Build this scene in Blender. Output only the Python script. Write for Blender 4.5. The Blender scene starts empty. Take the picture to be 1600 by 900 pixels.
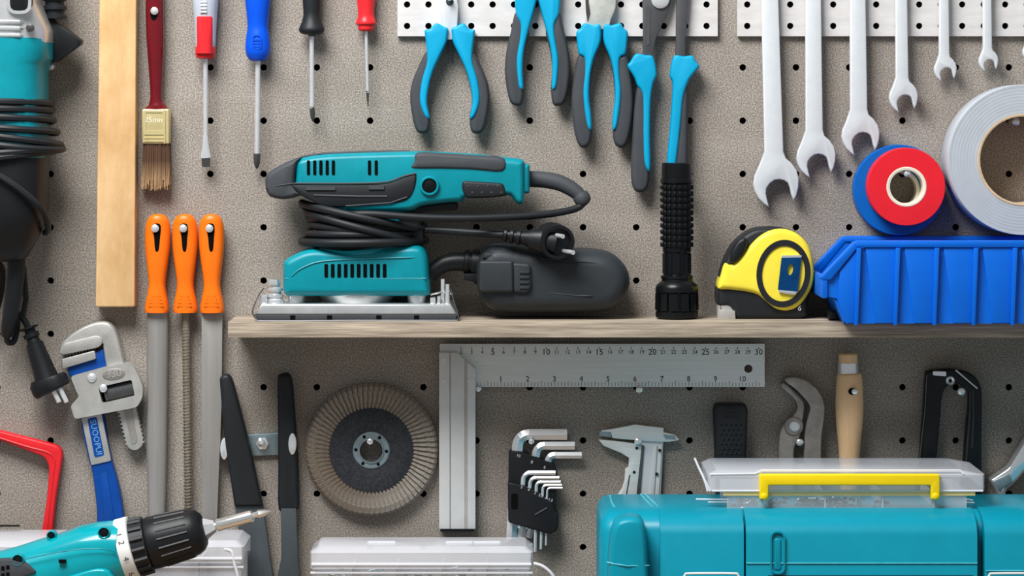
import bpy, bmesh, math, random
from mathutils import Vector, Matrix
random.seed(7)
# ---------------------------------------------------------------- camera, light, exposure
K = 0.0006            # metres per photo pixel on the board plane (ruler on the try square: 25 cm = 416 px)
D = 3.0               # camera distance from the board
CX, CY = 800.0, 170.0 # photo pixel the optical axis meets (rising-front shift)
CAMZ = 1.6
scene = bpy.context.scene
COL = scene.collection
cam = bpy.data.cameras.new('camera'); camo = bpy.data.objects.new('camera', cam); COL.objects.link(camo)
camo.location = (0, -D, CAMZ); camo.rotation_euler = (math.pi/2, 0, 0)
cam.sensor_width = 36; cam.lens = 36*D/(1600*K); cam.shift_y = -(450-CY)/1600.0; cam.clip_end = 50
scene.camera = camo
scene.view_settings.view_transform = 'Standard'; scene.view_settings.look = 'None'
scene.view_settings.gamma = 1; scene.view_settings.use_curve_mapping = False
scene.view_settings.exposure = 0.0
world = bpy.data.worlds.new('world'); scene.world = world; world.use_nodes = True
wb = world.node_tree.nodes['Background']; wb.inputs[0].default_value = (0.92, 0.96, 1.0, 1); wb.inputs[1].default_value = 0.31
def area(name, loc, target, sx, sy, power, col):
    l = bpy.data.lights.new(name, 'AREA'); l.shape = 'RECTANGLE'; l.size = sx; l.size_y = sy; l.energy = power; l.color = col
    o = bpy.data.objects.new(name, l); COL.objects.link(o); o.location = loc
    o.rotation_euler = (Vector(target)-Vector(loc)).to_track_quat('-Z', 'Y').to_euler(); return o
area('ceiling_softbox', (-0.6, -1.1, 2.9), (-0.1, 0, 1.45), 1.0, 0.8, 66, (1, 1, 0.995))

# ---------------------------------------------------------------- materials
def lin(h):
    c = [int(h[i:i+2], 16)/255 for i in (0, 2, 4)]
    return [x/12.92 if x <= 0.04045 else ((x+0.055)/1.055)**2.4 for x in c]
MATS = {}
def mat(name, h, rough=0.5, metal=0.0, var=0.06, scale=60, bump=0.0, bscale=400, alpha=1.0, stretch=(1,1,1), spec=0.3, h2=None, coat=0.0):
    m = bpy.data.materials.new(name); m.use_nodes = True; nt = m.node_tree; N = nt.nodes; Lk = nt.links
    p = N['Principled BSDF']; c = lin(h)
    tc = N.new('ShaderNodeTexCoord'); mp = N.new('ShaderNodeMapping'); mp.inputs['Scale'].default_value = stretch
    Lk.new(tc.outputs['Object'], mp.inputs[0])
    nz = N.new('ShaderNodeTexNoise'); nz.inputs['Scale'].default_value = scale; nz.inputs['Detail'].default_value = 5; nz.inputs['Roughness'].default_value = 0.65
    Lk.new(mp.outputs[0], nz.inputs['Vector'])
    r = N.new('ShaderNodeValToRGB'); e = r.color_ramp.elements
    if h2: a = lin(h2); b = c; e[0].position = 0.35; e[1].position = 0.65
    else: a = [x*(1-var*1.6) for x in c]; b = [min(1, x*(1+var*1.6)) for x in c]; e[0].position = 0.3; e[1].position = 0.7
    e[0].color = (*a, 1); e[1].color = (*b, 1)
    Lk.new(nz.outputs['Fac'], r.inputs[0]); Lk.new(r.outputs[0], p.inputs['Base Color'])
    p.inputs['Roughness'].default_value = rough; p.inputs['Metallic'].default_value = metal
    p.inputs['Specular IOR Level'].default_value = spec; p.inputs['Alpha'].default_value = alpha
    p.inputs['Coat Weight'].default_value = coat
    if bump:
        n2 = N.new('ShaderNodeTexNoise'); n2.inputs['Scale'].default_value = bscale; n2.inputs['Detail'].default_value = 4
        Lk.new(mp.outputs[0], n2.inputs['Vector'])
        bp = N.new('ShaderNodeBump'); bp.inputs['Strength'].default_value = bump; bp.inputs['Distance'].default_value = 0.0006
        Lk.new(n2.outputs['Fac'], bp.inputs['Height']); Lk.new(bp.outputs[0], p.inputs['Normal'])
    MATS[name] = m; return m
def board_mat():
    m = mat('hardboard', '8c857e', 0.85, 0, bump=0.5, bscale=520, spec=0.2)
    nt = m.node_tree; N = nt.nodes; Lk = nt.links; p = N['Principled BSDF']
    tc = N['Texture Coordinate']
    fib = N.new('ShaderNodeTexNoise'); fib.inputs['Scale'].default_value = 760; fib.inputs['Detail'].default_value = 3; fib.inputs['Roughness'].default_value = 0.75
    Lk.new(tc.outputs['Object'], fib.inputs['Vector'])
    r1 = N.new('ShaderNodeValToRGB'); e = r1.color_ramp.elements
    e[0].position = 0.34; e[0].color = (*lin('6a645e'), 1); e[1].position = 0.66; e[1].color = (*lin('c8c0b6'), 1)
    q = r1.color_ramp.elements.new(0.5); q.color = (*lin('98918a'), 1)
    Lk.new(fib.outputs['Fac'], r1.inputs[0])
    big = N.new('ShaderNodeTexNoise'); big.inputs['Scale'].default_value = 9; big.inputs['Detail'].default_value = 6
    mp = N.new('ShaderNodeMapping'); mp.inputs['Scale'].default_value = (0.6, 1, 2.2); Lk.new(tc.outputs['Object'], mp.inputs[0]); Lk.new(mp.outputs[0], big.inputs['Vector'])
    r2 = N.new('ShaderNodeValToRGB'); f = r2.color_ramp.elements
    f[0].position = 0.35; f[0].color = (0.80, 0.78, 0.75, 1); f[1].position = 0.7; f[1].color = (1.0, 0.99, 0.97, 1)
    Lk.new(big.outputs['Fac'], r2.inputs[0])
    mx = N.new('ShaderNodeMix'); mx.data_type = 'RGBA'; mx.blend_type = 'MULTIPLY'; mx.inputs[0].default_value = 1
    Lk.new(r1.outputs[0], mx.inputs[6]); Lk.new(r2.outputs[0], mx.inputs[7]); Lk.new(mx.outputs[2], p.inputs['Base Color'])
    return m
BOARD = board_mat()
HOLE_SHADE = mat('cavity_shade_black', '060606', 0.9, spec=0.1)  # near-black that paints the shade inside holes, slots and vents
FLOORM = mat('grey_concrete', '8d8a86', 0.8, scale=6, var=0.1)
WHITE_STRIP = mat('white_painted_steel', 'cbc8c6', 0.55, 0.0, var=0.07, scale=25, stretch=(1, 1, 4), bump=0.12)
def wood(name, c1, c2, sc, stretch, rough=0.55, bump=0.25):
    m = mat(name, c1, rough, 0, h2=c2, scale=sc, stretch=stretch, bump=bump, bscale=sc*3, spec=0.3); return m
PINE = wood('pale_beech_wood', 'e0bb8a', 'c59a66', 30, (0.9, 1, 0.4))
SHELFW = wood('weathered_pine', 'b9ab98', '7d7163', 30, (0.35, 2.5, 9), 0.75, 0.6)
HANDLEW = wood('light_handle_wood', 'efcb9f', 'e0b688', 45, (1, 1, 0.1), 0.4)
BENCHW = wood('bench_wood', 'a08566', '7d6348', 14, (0.2, 1.5, 1), 0.6)
TEAL = mat('teal_plastic', '008593', 0.38, var=0.05, bump=0.05, bscale=900)
TEALD = mat('teal_box_plastic', '008ba2', 0.36, var=0.04, scale=20, spec=0.3)
TEALE = mat('teal_edge_highlight', '4fb9c8', 0.4, var=0.12, scale=80)  # lighter teal: edge highlight painted along toolbox seams and ridges
TEALDR = mat('teal_drill_plastic', '0098a4', 0.22, var=0.03, coat=0.3)
CYAN = mat('cyan_grip_plastic', '0098c2', 0.42, var=0.03)
GREYR = mat('grey_rubber', '3e4145', 0.62, var=0.05, bump=0.1, bscale=900)
BLACKR = mat('black_rubber', '1d2023', 0.5, var=0.06)
BLACKP = mat('black_plastic', '15171a', 0.42, var=0.06, bump=0.08, bscale=700)
DUSTP = mat('charcoal_box_plastic', '2d3236', 0.5, var=0.05, bump=0.12, bscale=900)
BLACKG = mat('gloss_black_metal', '121416', 0.3, 0.3, var=0.05)
BLACKM = mat('black_painted_steel', '191c1f', 0.33, 0.2, var=0.06)
STEELS = mat('satin_chrome_steel', 'd3d7da', 0.45, 0.25, var=0.03, bump=0.06)
STEELB = mat('polished_steel', 'eceef0', 0.22, 0.6, var=0.03)
CHROME = mat('bright_chrome', 'f2f4f5', 0.12, 0.75, var=0.02)
STEELG = mat('grey_file_steel', '96938f', 0.45, 0.35, var=0.06, stretch=(8, 1, 0.4), scale=30)
STEELD = mat('dark_phosphate_steel', '5d5e60', 0.42, 0.6, var=0.05)
STEELT = mat('dark_tool_tip', '4b4b4b', 0.4, 0.5)
SHEARST = mat('grey_shear_steel', '51585c', 0.45, 0.5, var=0.06)
AGED = mat('aged_steel', '9c9690', 0.42, 0.5, var=0.2, scale=50, bump=0.2)
CASTAL = mat('cast_aluminium', 'd4d6d6', 0.32, 0.7, var=0.06, bump=0.1, bscale=300)
CASTWR = mat('cast_wrench_steel', 'b9b7b2', 0.42, 0.5, var=0.08, bump=0.2, bscale=500)
ALU = mat('brushed_aluminium', 'dfe2e0', 0.45, 0.2, var=0.04, stretch=(0.3, 1, 10), scale=40)
ALUST = mat('pale_aluminium', 'dcdedd', 0.45, 0.35, var=0.03)
ZINC = mat('galvanised_zinc', '8fa0a6', 0.4, 0.6, var=0.1, scale=80)
GOLD = mat('brass_ferrule', 'e3d29a', 0.3, 0.55, var=0.05)
BRUSHRED = mat('dark_red_lacquer', '640c17', 0.22, var=0.05, coat=0.4)
RED = mat('red_plastic', 'e02a30', 0.32, var=0.04)
REDF = mat('red_painted_frame', 'd8232a', 0.4, var=0.06)
REDT = mat('red_vinyl_tape', 'e3222f', 0.35, var=0.03)
BLUET = mat('blue_vinyl_tape', '005fb4', 0.35, var=0.03)
GREYT = mat('grey_duct_tape', 'b4bac0', 0.5, var=0.03, bump=0.06)
CARD = mat('card_core', 'cdb393', 0.8, var=0.08)
CORE = mat('cream_core', 'e6ddc8', 0.6, var=0.04)
ORANGE = mat('orange_plastic', 'f0700f', 0.35, var=0.03)
BLUEP = mat('blue_plastic', '004fd4', 0.35, var=0.03)
BINB = mat('blue_bin_plastic', '0064d0', 0.38, var=0.03)
BLUEW = mat('blue_wrench_paint', '00408f', 0.4, var=0.08)
YELLOW = mat('yellow_plastic', 'f3de45', 0.34, var=0.03)
YELLOWH = mat('yellow_handle', 'f6d40f', 0.4, var=0.02)
GREYCL = mat('grey_translucent_handle', 'b9bec8', 0.25, var=0.04, coat=0.3)
WHITEP = mat('white_plastic', 'e4e4e0', 0.4, var=0.03)
CLIPB = mat('clip_blue_reflection', '1a5c9a', 0.2, 0.8, var=0.15, scale=120)  # blue of a reflection painted into the clip's metal colour
CLEAR = mat('clear_plastic', 'e9ebf2', 0.12, var=0.01, alpha=0.26, spec=0.7)
CLEARL = mat('clear_plastic_lid', 'eeeff5', 0.12, var=0.01, alpha=0.5, spec=0.7)
MILKY = mat('milky_plastic_rib', 'f2f3f8', 0.2, var=0.01, alpha=0.75, spec=0.6)
YCLEAR = mat('yellow_clear_gasket', 'f5dc8a', 0.3, var=0.02, alpha=0.7)
ABRAS = mat('abrasive_flap', 'a9a197', 0.85, h2='868076', scale=300, bump=0.6, bscale=900, spec=0.2)
ABRASE = mat('abrasive_flap_edge', 'ad9070', 0.85, var=0.1, spec=0.2)
FIBRE = mat('black_fibre_plate', '24272b', 0.75, h2='3a3d42', scale=420, bump=0.6, bscale=700)
TICK = mat('grey_print', '6b6b68', 0.6)
INK = mat('black_print', '1c1c1c', 0.6)
PALEINK = mat('pale_print', 'c9ccd0', 0.6)
LIGHTBLUE = mat('light_blue_print', '6f9fd0', 0.5)
def bristle_mat():
    m = mat('brown_bristle', '523826', 0.6, scale=300, stretch=(6, 6, 0.3)); nt = m.node_tree; N = nt.nodes; Lk = nt.links
    sep = N.new('ShaderNodeSeparateXYZ'); Lk.new(N['Texture Coordinate'].outputs['Object'], sep.inputs[0])
    mr = N.new('ShaderNodeMapRange'); mr.inputs[1].default_value = -0.161; mr.inputs[2].default_value = -0.132; mr.inputs[3].default_value = 1; mr.inputs[4].default_value = 0
    Lk.new(sep.outputs[2], mr.inputs[0])
    mx = N.new('ShaderNodeMix'); mx.data_type = 'RGBA'; Lk.new(mr.outputs[0], mx.inputs[0])
    src = N['Principled BSDF'].inputs['Base Color'].links[0].from_socket
    Lk.new(src, mx.inputs[6]); mx.inputs[7].default_value = (*lin('b9946c'), 1); Lk.new(mx.outputs[2], N['Principled BSDF'].inputs['Base Color']); return m
BRISTLE = bristle_mat()

# ---------------------------------------------------------------- builders
def cr(pts, n=5, closed=True):
    out = []; L = len(pts); rng = range(L if closed else L-1)
    for i in rng:
        g = (lambda j: pts[j % L]) if closed else (lambda j: pts[max(0, min(L-1, j))])
        p0, p1, p2, p3 = g(i-1), g(i), g(i+1), g(i+2)
        for s in range(n):
            t = s/n
            out.append(tuple(0.5*(2*b+(c-a)*t+(2*a-5*b+4*c-d)*t*t+(3*b-a-3*c+d)*t**3) for a, b, c, d in zip(p0, p1, p2, p3)))
    if not closed: out.append(tuple(pts[-1]))
    return out
def rnd(pts, r, n=4):
    out = []; L = len(pts)
    for i in range(L):
        a, b, c = Vector(pts[i-1]), Vector(pts[i]), Vector(pts[(i+1) % L])
        d1, d2 = a-b, c-b; rr = min(r, d1.length*0.49, d2.length*0.49)
        s, e = b+d1.normalized()*rr, b+d2.normalized()*rr
        for j in range(n+1):
            t = j/n; out.append(tuple(s*(1-t)**2+b*2*t*(1-t)+e*t*t))
    return out
def ell(x, y, rx, ry=None, n=24, rot=0.0):
    ry = rx if ry is None else ry; c, s = math.cos(math.radians(rot)), math.sin(math.radians(rot)); o = []
    for i in range(n):
        a = 2*math.pi*i/n; u, v = rx*math.cos(a), ry*math.sin(a); o.append((x+u*c-v*s, y+u*s+v*c))
    return o
def mir(pts, x): return [(2*x-p[0], *p[1:]) for p in pts][::-1]
def rect(x0, y0, x1, y1): return [(x0, y0), (x1, y0), (x1, y1), (x0, y1)]
def yat(ywall, w): return CY+(ywall-CY)*D/(D-w/1000)      # pixel row at depth w (mm) of a height given on the board plane
def inset(pts, d, steps=6):
    """polygon offset in small steps; edges that would flip collapse instead"""
    L = len(pts); A = sum(pts[i][0]*pts[(i+1) % L][1]-pts[(i+1) % L][0]*pts[i][1] for i in range(L)); sg = 1 if A > 0 else -1
    P = [Vector(p[:2]) for p in pts]; st = max(1, min(steps, int(abs(d)/1.2)+1)); h = d/st
    for _ in range(st):
        Q = []
        for i in range(L):
            q = P[i]; a = b = None
            for m_ in range(1, L//3+2):
                if a is None and (P[i-m_]-q).length > 0.05: a = P[i-m_]
                if b is None and (P[(i+m_) % L]-q).length > 0.05: b = P[(i+m_) % L]
                if a is not None and b is not None: break
            if a is None or b is None: Q.append(q.copy()); continue
            e1, e2 = (q-a).normalized(), (b-q).normalized()
            n1 = Vector((-e1.y, e1.x))*sg; n2 = Vector((-e2.y, e2.x))*sg; m = n1+n2
            if m.length < 0.15: Q.append(q.copy()); continue
            m = m.normalized(); Q.append(q+m*(h/max(0.5, m.dot(n1))))
        for i in range(L):
            k = (i+1) % L; e0 = P[k]-P[i]
            if e0.length > 1e-6 and (Q[k]-Q[i]).dot(e0) < 0.12*e0.length_squared:
                mid = (Q[i]+Q[k])/2; Q[i] = mid; Q[k] = mid.copy()
        for i in range(L):                    # cut off small loops
            a, b = Q[i], Q[(i+1) % L]; ex, ey = b.x-a.x, b.y-a.y
            if ex*ex+ey*ey < 1e-9: continue
            for gap in range(min(L//3, 40), 1, -1):
                j = (i+gap) % L; c, d2 = Q[j], Q[(j+1) % L]; fx, fy = d2.x-c.x, d2.y-c.y; den = ex*fy-ey*fx
                if abs(den) < 1e-9: continue
                gx, gy = c.x-a.x, c.y-a.y; tt = (gx*fy-gy*fx)/den; uu = (gx*ey-gy*ex)/den
                if 0 <= tt <= 1 and 0 <= uu <= 1:
                    X = Vector((a.x+ex*tt, a.y+ey*tt))
                    for k in range(1, gap+1): Q[(i+k) % L] = X.copy()
                    break
        P = Q
    return [tuple(p) for p in P]
class Th:
    """one top-level thing; px,py,d: photo pixel and depth from the board (mm) of its origin"""
    def __init__(s, name, label, cat, px, py, d, group=None, kind=None, solo=False):
        s.px, s.py, s.d = px, py, d/1000; s.k = K*(D-s.d)/D
        s.loc = Vector(((px-CX)*s.k, -s.d, CAMZ+(CY-py)*s.k)); s.root = None; s.props = (name, label, cat, group, kind)
        if not solo:
            s.root = bpy.data.objects.new(name, None); COL.objects.link(s.root); s.root.location = s.loc; s.root.empty_display_size = 0.01; s.tag(s.root)
    def tag(s, o):
        n, l, c, g, kd = s.props
        if l: o['label'] = l
        if c: o['category'] = c
        if g: o['group'] = g
        if kd: o['kind'] = kd
    def P(s, x, y, w): return Vector(((x-s.px)*s.k, s.d-w/1000, (s.py-y)*s.k))
    def Q(s, x, y, w):
        k = K*(D-w/1000)/D
        return Vector(((x-CX)*k, -w/1000, CAMZ+(CY-y)*k))-s.loc
    def b(s, seen=False): return B(s, seen)
class B:
    def __init__(s, t, seen=False): s.t = t; s.bm = bmesh.new(); s.P = t.Q if seen else t.P
    def v(s, x, y, w): return s.bm.verts.new(s.P(x, y, w))
    def f(s, vs):
        try: return s.bm.faces.new(vs)
        except ValueError: return None
    def rings(s, rs, cap0=True, cap1=True, closed=True):
        for a, b in zip(rs, rs[1:]):
            n = len(a)
            for i in range(n if closed else n-1): s.f((a[i], a[(i+1) % n], b[(i+1) % n], b[i]))
        if cap0: s.f(rs[0][::-1])
        if cap1: s.f(rs[-1])
        return s
    def prism(s, pts, w0, w1, bev=0, seg=2, rw=None, back=0):
        """outline pts extruded w0..w1, front edge rounded by bev px (rw mm deep)"""
        pts = [p[:2] for p in pts]
        if not bev: return s.rings([[s.v(*p, w) for p in pts] for w in (w0, w1)])
        rw = bev*0.6 if rw is None else rw; rs = []
        if back:
            for j in range(seg+1):
                a = math.pi/2*(1-j/seg); rs.append((back*(1-math.cos(a)), w0+(rw if back else 0)*(1-math.sin(a))))
        else: rs.append((0, w0))
        for j in range(seg+1):
            a = math.pi/2*j/seg; rs.append((bev*(1-math.cos(a)), w1-rw+rw*math.sin(a)))
        rr = []
        for d, w in rs:
            q = inset(pts, d) if d > 1e-6 else pts
            rr.append([s.v(*p, w) for p in q])
        return s.rings(rr)
    def holed(s, outer, holes, w0, w1):
        bm = s.bm
        for w in (w0, w1):
            eds = []; 
            for lp in [outer]+list(holes):
                vs = [s.v(*p[:2], w) for p in lp]
                for i in range(len(vs)): eds.append(bm.edges.new((vs[i], vs[(i+1) % len(vs)])))
            bmesh.ops.triangle_fill(bm, use_beauty=True, use_dissolve=False, edges=eds)
        for lp in [outer]+list(holes): s.rings([[s.v(*p[:2], w) for p in lp] for w in (w0, w1)], False, False)
        return s
    def box(s, x0, y0, x1, y1, w0, w1, bev=0, seg=2): return s.prism(rect(x0, y0, x1, y1), w0, w1, bev, seg)
    def tube(s, path, n=8, r=None, ry=1.0):
        """round tube; path (x,y,w[,r]) with r in px"""
        pts = [s.P(*p[:3]) for p in path]; rad = [(r if r is not None else p[3])*s.t.k for p in path]
        up = None; rs = []
        for i, p in enumerate(pts):
            t = (pts[min(i+1, len(pts)-1)]-pts[max(i-1, 0)]).normalized()
            if up is None: up = Vector((0, 1, 0)) if abs(t.y) < 0.9 else Vector((0, 0, 1))
            sd = t.cross(up).normalized(); up = sd.cross(t).normalized()
            rs.append([s.bm.verts.new(p+(sd*math.cos(2*math.pi*(j+.5)/n)+up*math.sin(2*math.pi*(j+.5)/n))*rad[i]) for j in range(n)])
        return s.rings(rs)
    def sweep(s, path, n=16, p=2.0):
        """flattened sweep; path (x,y,w,rx px,rw mm); p: superellipse power"""
        pts = [s.P(*q[:3]) for q in path]; rs = []; Y = Vector((0, 1, 0))
        for i, q in enumerate(pts):
            t = (pts[min(i+1, len(pts)-1)]-pts[max(i-1, 0)]).normalized(); sd = t.cross(Y).normalized(); up = sd.cross(t).normalized(); ring = []
            for j in range(n):
                a = 2*math.pi*j/n; c, z = math.cos(a), math.sin(a); e = 2/p
                c = math.copysign(abs(c)**e, c); z = math.copysign(abs(z)**e, z)
                ring.append(s.bm.verts.new(q+sd*c*path[i][3]*s.t.k+up*z*path[i][4]/1000))
            rs.append(ring)
        return s.rings(rs)
    def lathe(s, a, b, prof, n=24, cap=True, ph=0.0):
        """axis a->b (x,y,w); prof (t 0..1 along axis, r px)"""
        A, Bv = s.P(*a), s.P(*b); ax = Bv-A; t = ax.normalized(); up = Vector((0, 1, 0)) if abs(t.y) < 0.9 else Vector((0, 0, 1))
        sd = t.cross(up).normalized(); up = sd.cross(t); rs = []
        for u, r in prof:
            c = A+ax*u; rs.append([s.bm.verts.new(c+(sd*math.cos(2*math.pi*j/n+ph)+up*math.sin(2*math.pi*j/n+ph))*max(r, .01)*s.t.k) for j in range(n)])
        return s.rings(rs, cap, cap)
    def vl(s, x, w, prof, n=24, cap=True):
        """vertical lathe; prof (y, r)"""
        y0, y1 = prof[0][0], prof[-1][0]
        return s.lathe((x, y0, w), (x, y1, w), [((y-y0)/(y1-y0), r) for y, r in prof], n, cap)
    def disc(s, x, y, prof, n=32, loop=False):
        """axis along depth; prof (w mm, r px); loop: profile closes on itself (ring)"""
        rs = [[s.v(x+r*math.cos(2*math.pi*j/n), y+r*math.sin(2*math.pi*j/n), w) for j in range(n)] for w, r in prof]
        if loop: rs.append(rs[0])
        return s.rings(rs, not loop, not loop)
    def ball(s, x, y, w, r, n=10):
        c = s.P(x, y, w); bmesh.ops.create_uvsphere(s.bm, u_segments=n, v_segments=n//2+1, radius=r*s.t.k, matrix=Matrix.Translation(c)); return s
    def xloft(s, secs):
        """secs: (x, [(y,w),...])"""
        return s.rings([[s.v(x, y, w) for y, w in pr] for x, pr in secs])
    def sheet(s, xs, ys, x0, y0, x1, y1, r, w0, w1, n=12):
        def edges(c, lo, hi): return [lo]+[(a+b)/2 for a, b in zip(c, c[1:])]+[hi]
        ex, ey = edges(xs, x0, x1), edges(ys, y0, y1)
        for i, cx in enumerate(xs):
            for j, cy in enumerate(ys):
                a0, a1, b0, b1 = ex[i], ex[i+1], ey[j], ey[j+1]; sq = []; ci = []
                for q in range(n):
                    an = 2*math.pi*(q+.5)/n; c, sn = math.cos(an), math.sin(an); m = max(abs(c), abs(sn)); u, v = c/m, sn/m
                    sq.append((cx+u*((a1-cx) if u > 0 else (cx-a0)), cy+v*((b1-cy) if v > 0 else (cy-b0)))); ci.append((cx+r*c, cy+r*sn))
                V = [s.v(*p, w1) for p in sq]; C = [s.v(*p, w1) for p in ci]; G = [s.v(*p, w0) for p in ci]
                s.rings([V, C, G], False, False)
        return s
    def text(s, body, x, y, size, w, rot=0, th=0.15):
        cu = bpy.data.curves.new('t', 'FONT'); cu.body = body; cu.size = 1; cu.align_x = 'CENTER'; cu.align_y = 'CENTER'; cu.resolution_u = 2
        ob = bpy.data.objects.new('t', cu); me = bpy.data.meshes.new_from_object(ob)
        c, sn = math.cos(math.radians(rot)), math.sin(math.radians(rot)); sc = size*1.38
        vs = [s.v(x+(q.co.x*c-q.co.y*sn)*sc, y-(q.co.x*sn+q.co.y*c)*sc, w+th) for q in me.vertices]
        for pl in me.polygons: s.f([vs[i] for i in pl.vertices])
        bpy.data.meshes.remove(me); bpy.data.objects.remove(ob); bpy.data.curves.remove(cu); return s
    def done(s, name, m, parent=None, smooth=38, kind=None, label=None, flat=False):
        t = s.t; bmesh.ops.remove_doubles(s.bm, verts=s.bm.verts[:], dist=2e-6); bmesh.ops.recalc_face_normals(s.bm, faces=s.bm.faces[:])
        me = bpy.data.meshes.new(name); s.bm.to_mesh(me); s.bm.free(); me.materials.append(m)
        if not flat:
            for p in me.polygons: p.use_smooth = True
            me.set_sharp_from_angle(angle=math.radians(smooth))
        o = bpy.data.objects.new(name, me); COL.objects.link(o)
        if t.root is None: t.root = o; o.location = t.loc; t.tag(o); o.name = t.props[0]
        else:
            o.parent = parent or t.root
            if kind: o['kind'] = kind
            if label: o['label'] = label
        return o

# ---------------------------------------------------------------- the setting
HX = [79+83.2*i for i in range(-8, 28)]; HY = [22+83.3*j for j in range(-6, 14)]
BENCH = 1150                                  # bench height as a pixel row on the board plane
FLOORY = CY+CAMZ/K
t = Th('wall_back', 'grey brown hardboard pegboard wall with rows of round holes', 'wall', 800, 450, 0, kind='structure', solo=True)
b = t.b(); X0, X1, Y0, Y1 = HX[0]-41.6, HX[-1]+41.6, HY[0]-41.6, HY[-1]+41.6
b.sheet(HX, HY, X0, Y0, X1, Y1, 5.3, -6, 0)
for (x0, y0, x1, y1) in ((-1500, -900, 3100, Y0), (-1500, Y1, 3100, FLOORY), (-1500, Y0, X0, Y1), (X1, Y0, 3100, Y1)):
    b.f([b.v(x, y, 0) for x, y in rect(x0, y0, x1, y1)])
b.done('wall_back', BOARD, flat=True)
t = Th('hole_shade_panel', 'added black panel painting shade behind the pegboard holes', 'wall', 800, 450, -40, kind='structure', solo=True)
t.b().box(-1500, -900, 3100, FLOORY, -46, -40).done('hole_shade_panel', HOLE_SHADE)  # black panel added so the board holes look shaded
t = Th('floor', 'plain grey concrete floor under the workbench', 'floor', 800, FLOORY, 0, kind='structure', solo=True)
t.b().prism(rect(-1500, FLOORY, 3100, FLOORY+40), -46, 3500).done('floor', FLOORM)
t = Th('workbench', 'brown wooden workbench standing against the pegboard', 'workbench', 800, BENCH, 0)
t.b().box(-700, BENCH, 2300, BENCH+60, 2, 520, 3).done('worktop', BENCHW)
for x in (-660, 2160):
    for w in (20, 420): t.b().box(x, BENCH+58, x+100, FLOORY, w, w+60, 2).done('leg', BENCHW)
t.b().box(-600, BENCH+58, 2200, BENCH+180, 460, 480).done('apron', BENCHW)

SHY = 492.4    # shelf top on the board plane
t = Th('wall_shelf', 'narrow weathered wooden shelf carrying the sander and tape measure', 'shelf', 1000, 515, 100, solo=True)
b = t.b(); b.prism(rect(356, 503.5, 1760, 527.5), 0.5, 100, 1.2); b.done('wall_shelf', SHELFW)

def strip(label, x0, x1, xs):
    t = Th('perforated_strip', label, 'metal strip', (x0+x1)/2, 20, 6)
    b = t.b(); ys = [-59.5, -26, 7, 40.5]; b.sheet(xs, ys, x0, -76, x1, 56.5, 5.1, 1.0, 6, n=12)
    b.rings([[b.v(x, y, w) for x, y in rect(x0, -76, x1, 56.5)] for w in (1.0, 6)], False, False)
    b.done('plate', WHITE_STRIP, flat=True); t.b().box(x0+2, -74, x1-2, 54, .2, 1.2).done('hole_shade_sheet', HOLE_SHADE)  # black sheet added behind the plate to darken its holes
strip('white perforated metal strip behind the blue handled pliers', 621, 1121.5, [636+33.43*i for i in range(15)])
strip('white perforated metal strip behind the row of open-end wrenches', 1152, 1760, [1167.6+33.6*i for i in range(18)])

def peg(x, y, w, label, r=4.0, base=-5):
    t = Th('peg', label, 'peg', x, y, w, 'steel pegs in the pegboard', solo=True)
    b = t.b(); b.disc(x, y, [(base, r*.8), (w-3, r*.8), (w-3, r*1.15), (w-1.2, r*1.25), (w-.2, r*.8), (w, r*.25)], 10)
    b.done('peg', STEELB)

# ---------------------------------------------------------------- angle grinder, far left
t = Th('angle_grinder', 'teal angle grinder with silver gear head and wound black cord', 'angle grinder', 8, 250, 55)
g = [(-120, 49), (60, 49), (92, 72), (97, 74), (104, 68), (140, 66), (232, 66), (240, 66)]
b = t.b(); b.sweep([(6, y, 52, r, 44 if r > 66 else 41) for y, r in [(60, 74), (66, 75), (92, 75), (99, 69), (104, 67), (150, 67), (246, 67)]], 32, 2.9); b.done('motor_body', TEAL)
b = t.b(); b.sweep([(6, y, 52, r, 43) for y, r in [(-150, 50), (-20, 54), (5, 58), (30, 68), (48, 75), (67, 75.5)]], 32, 2.9); gh = b.done('gear_housing', CASTAL)
b = t.b()
for y, r in ((36, 70), (46, 74), (57, 75)): b.tube([(x, y+(2 if x > 40 else 0), 95 if x < 40 else 95-(x-40)*.9, 3.2) for x in range(-60, 62, 10)], 8)
b.done('cooling_rib', CASTAL, gh)
b = t.b(); o = rnd(rect(22, -60, 60, 24), 16); b.holed(o, [inset(o, 5)], 88, 98); b.done('button_collar', CHROME, gh)
b = t.b(); b.prism(rnd(rect(27, -60, 55, 19), 12), 80, 98, 3); b.done('lock_button', BLACKP)
b = t.b(); b.disc(57, 45, [(90, 6), (96, 6), (96.5, 4)], 14); b.done('housing_screw', STEELT)
b = t.b(); b.prism([(70, 20), (84, 34), (103, 47), (122, 62), (121, 68), (104, 80), (82, 96), (66, 98)], 18, 44, 1.5); gd = b.done('wheel_guard', BLACKP)
t.b().tube(cr([(122, 63, 45, 3), (119, 70, 45, 3), (104, 81, 45, 2.5), (80, 97, 45, 2)], 4, False), 8).done('guard_rim', BLACKM, gd)
b = t.b(); pr = []
for i in range(14): y = -70+i*7.2; pr += [(y, 19 if i % 2 else 15), (y+5, 19 if i % 2 else 15)]
b.vl(82, 40, pr, 20); b.done('side_handle', BLACKR)
b = t.b(); b.sweep([(5, y, 52, r, rw) for y, r, rw in [(240, 68, 41), (250, 69, 42), (326, 69, 42), (345, 65, 40), (365, 57, 36), (385, 46, 30), (402, 36, 24), (408, 26, 16)]], 32, 2.7); b.done('rear_handle', BLACKP)
b = t.b(); path = []; N = 30
loops = [(156, 73, 0), (167, 74, 0), (178, 74, 0), (196, 78, 2), (209, 86, 6), (222, 90, 16), (236, 92, -8), (246, 78, -10)]
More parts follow.
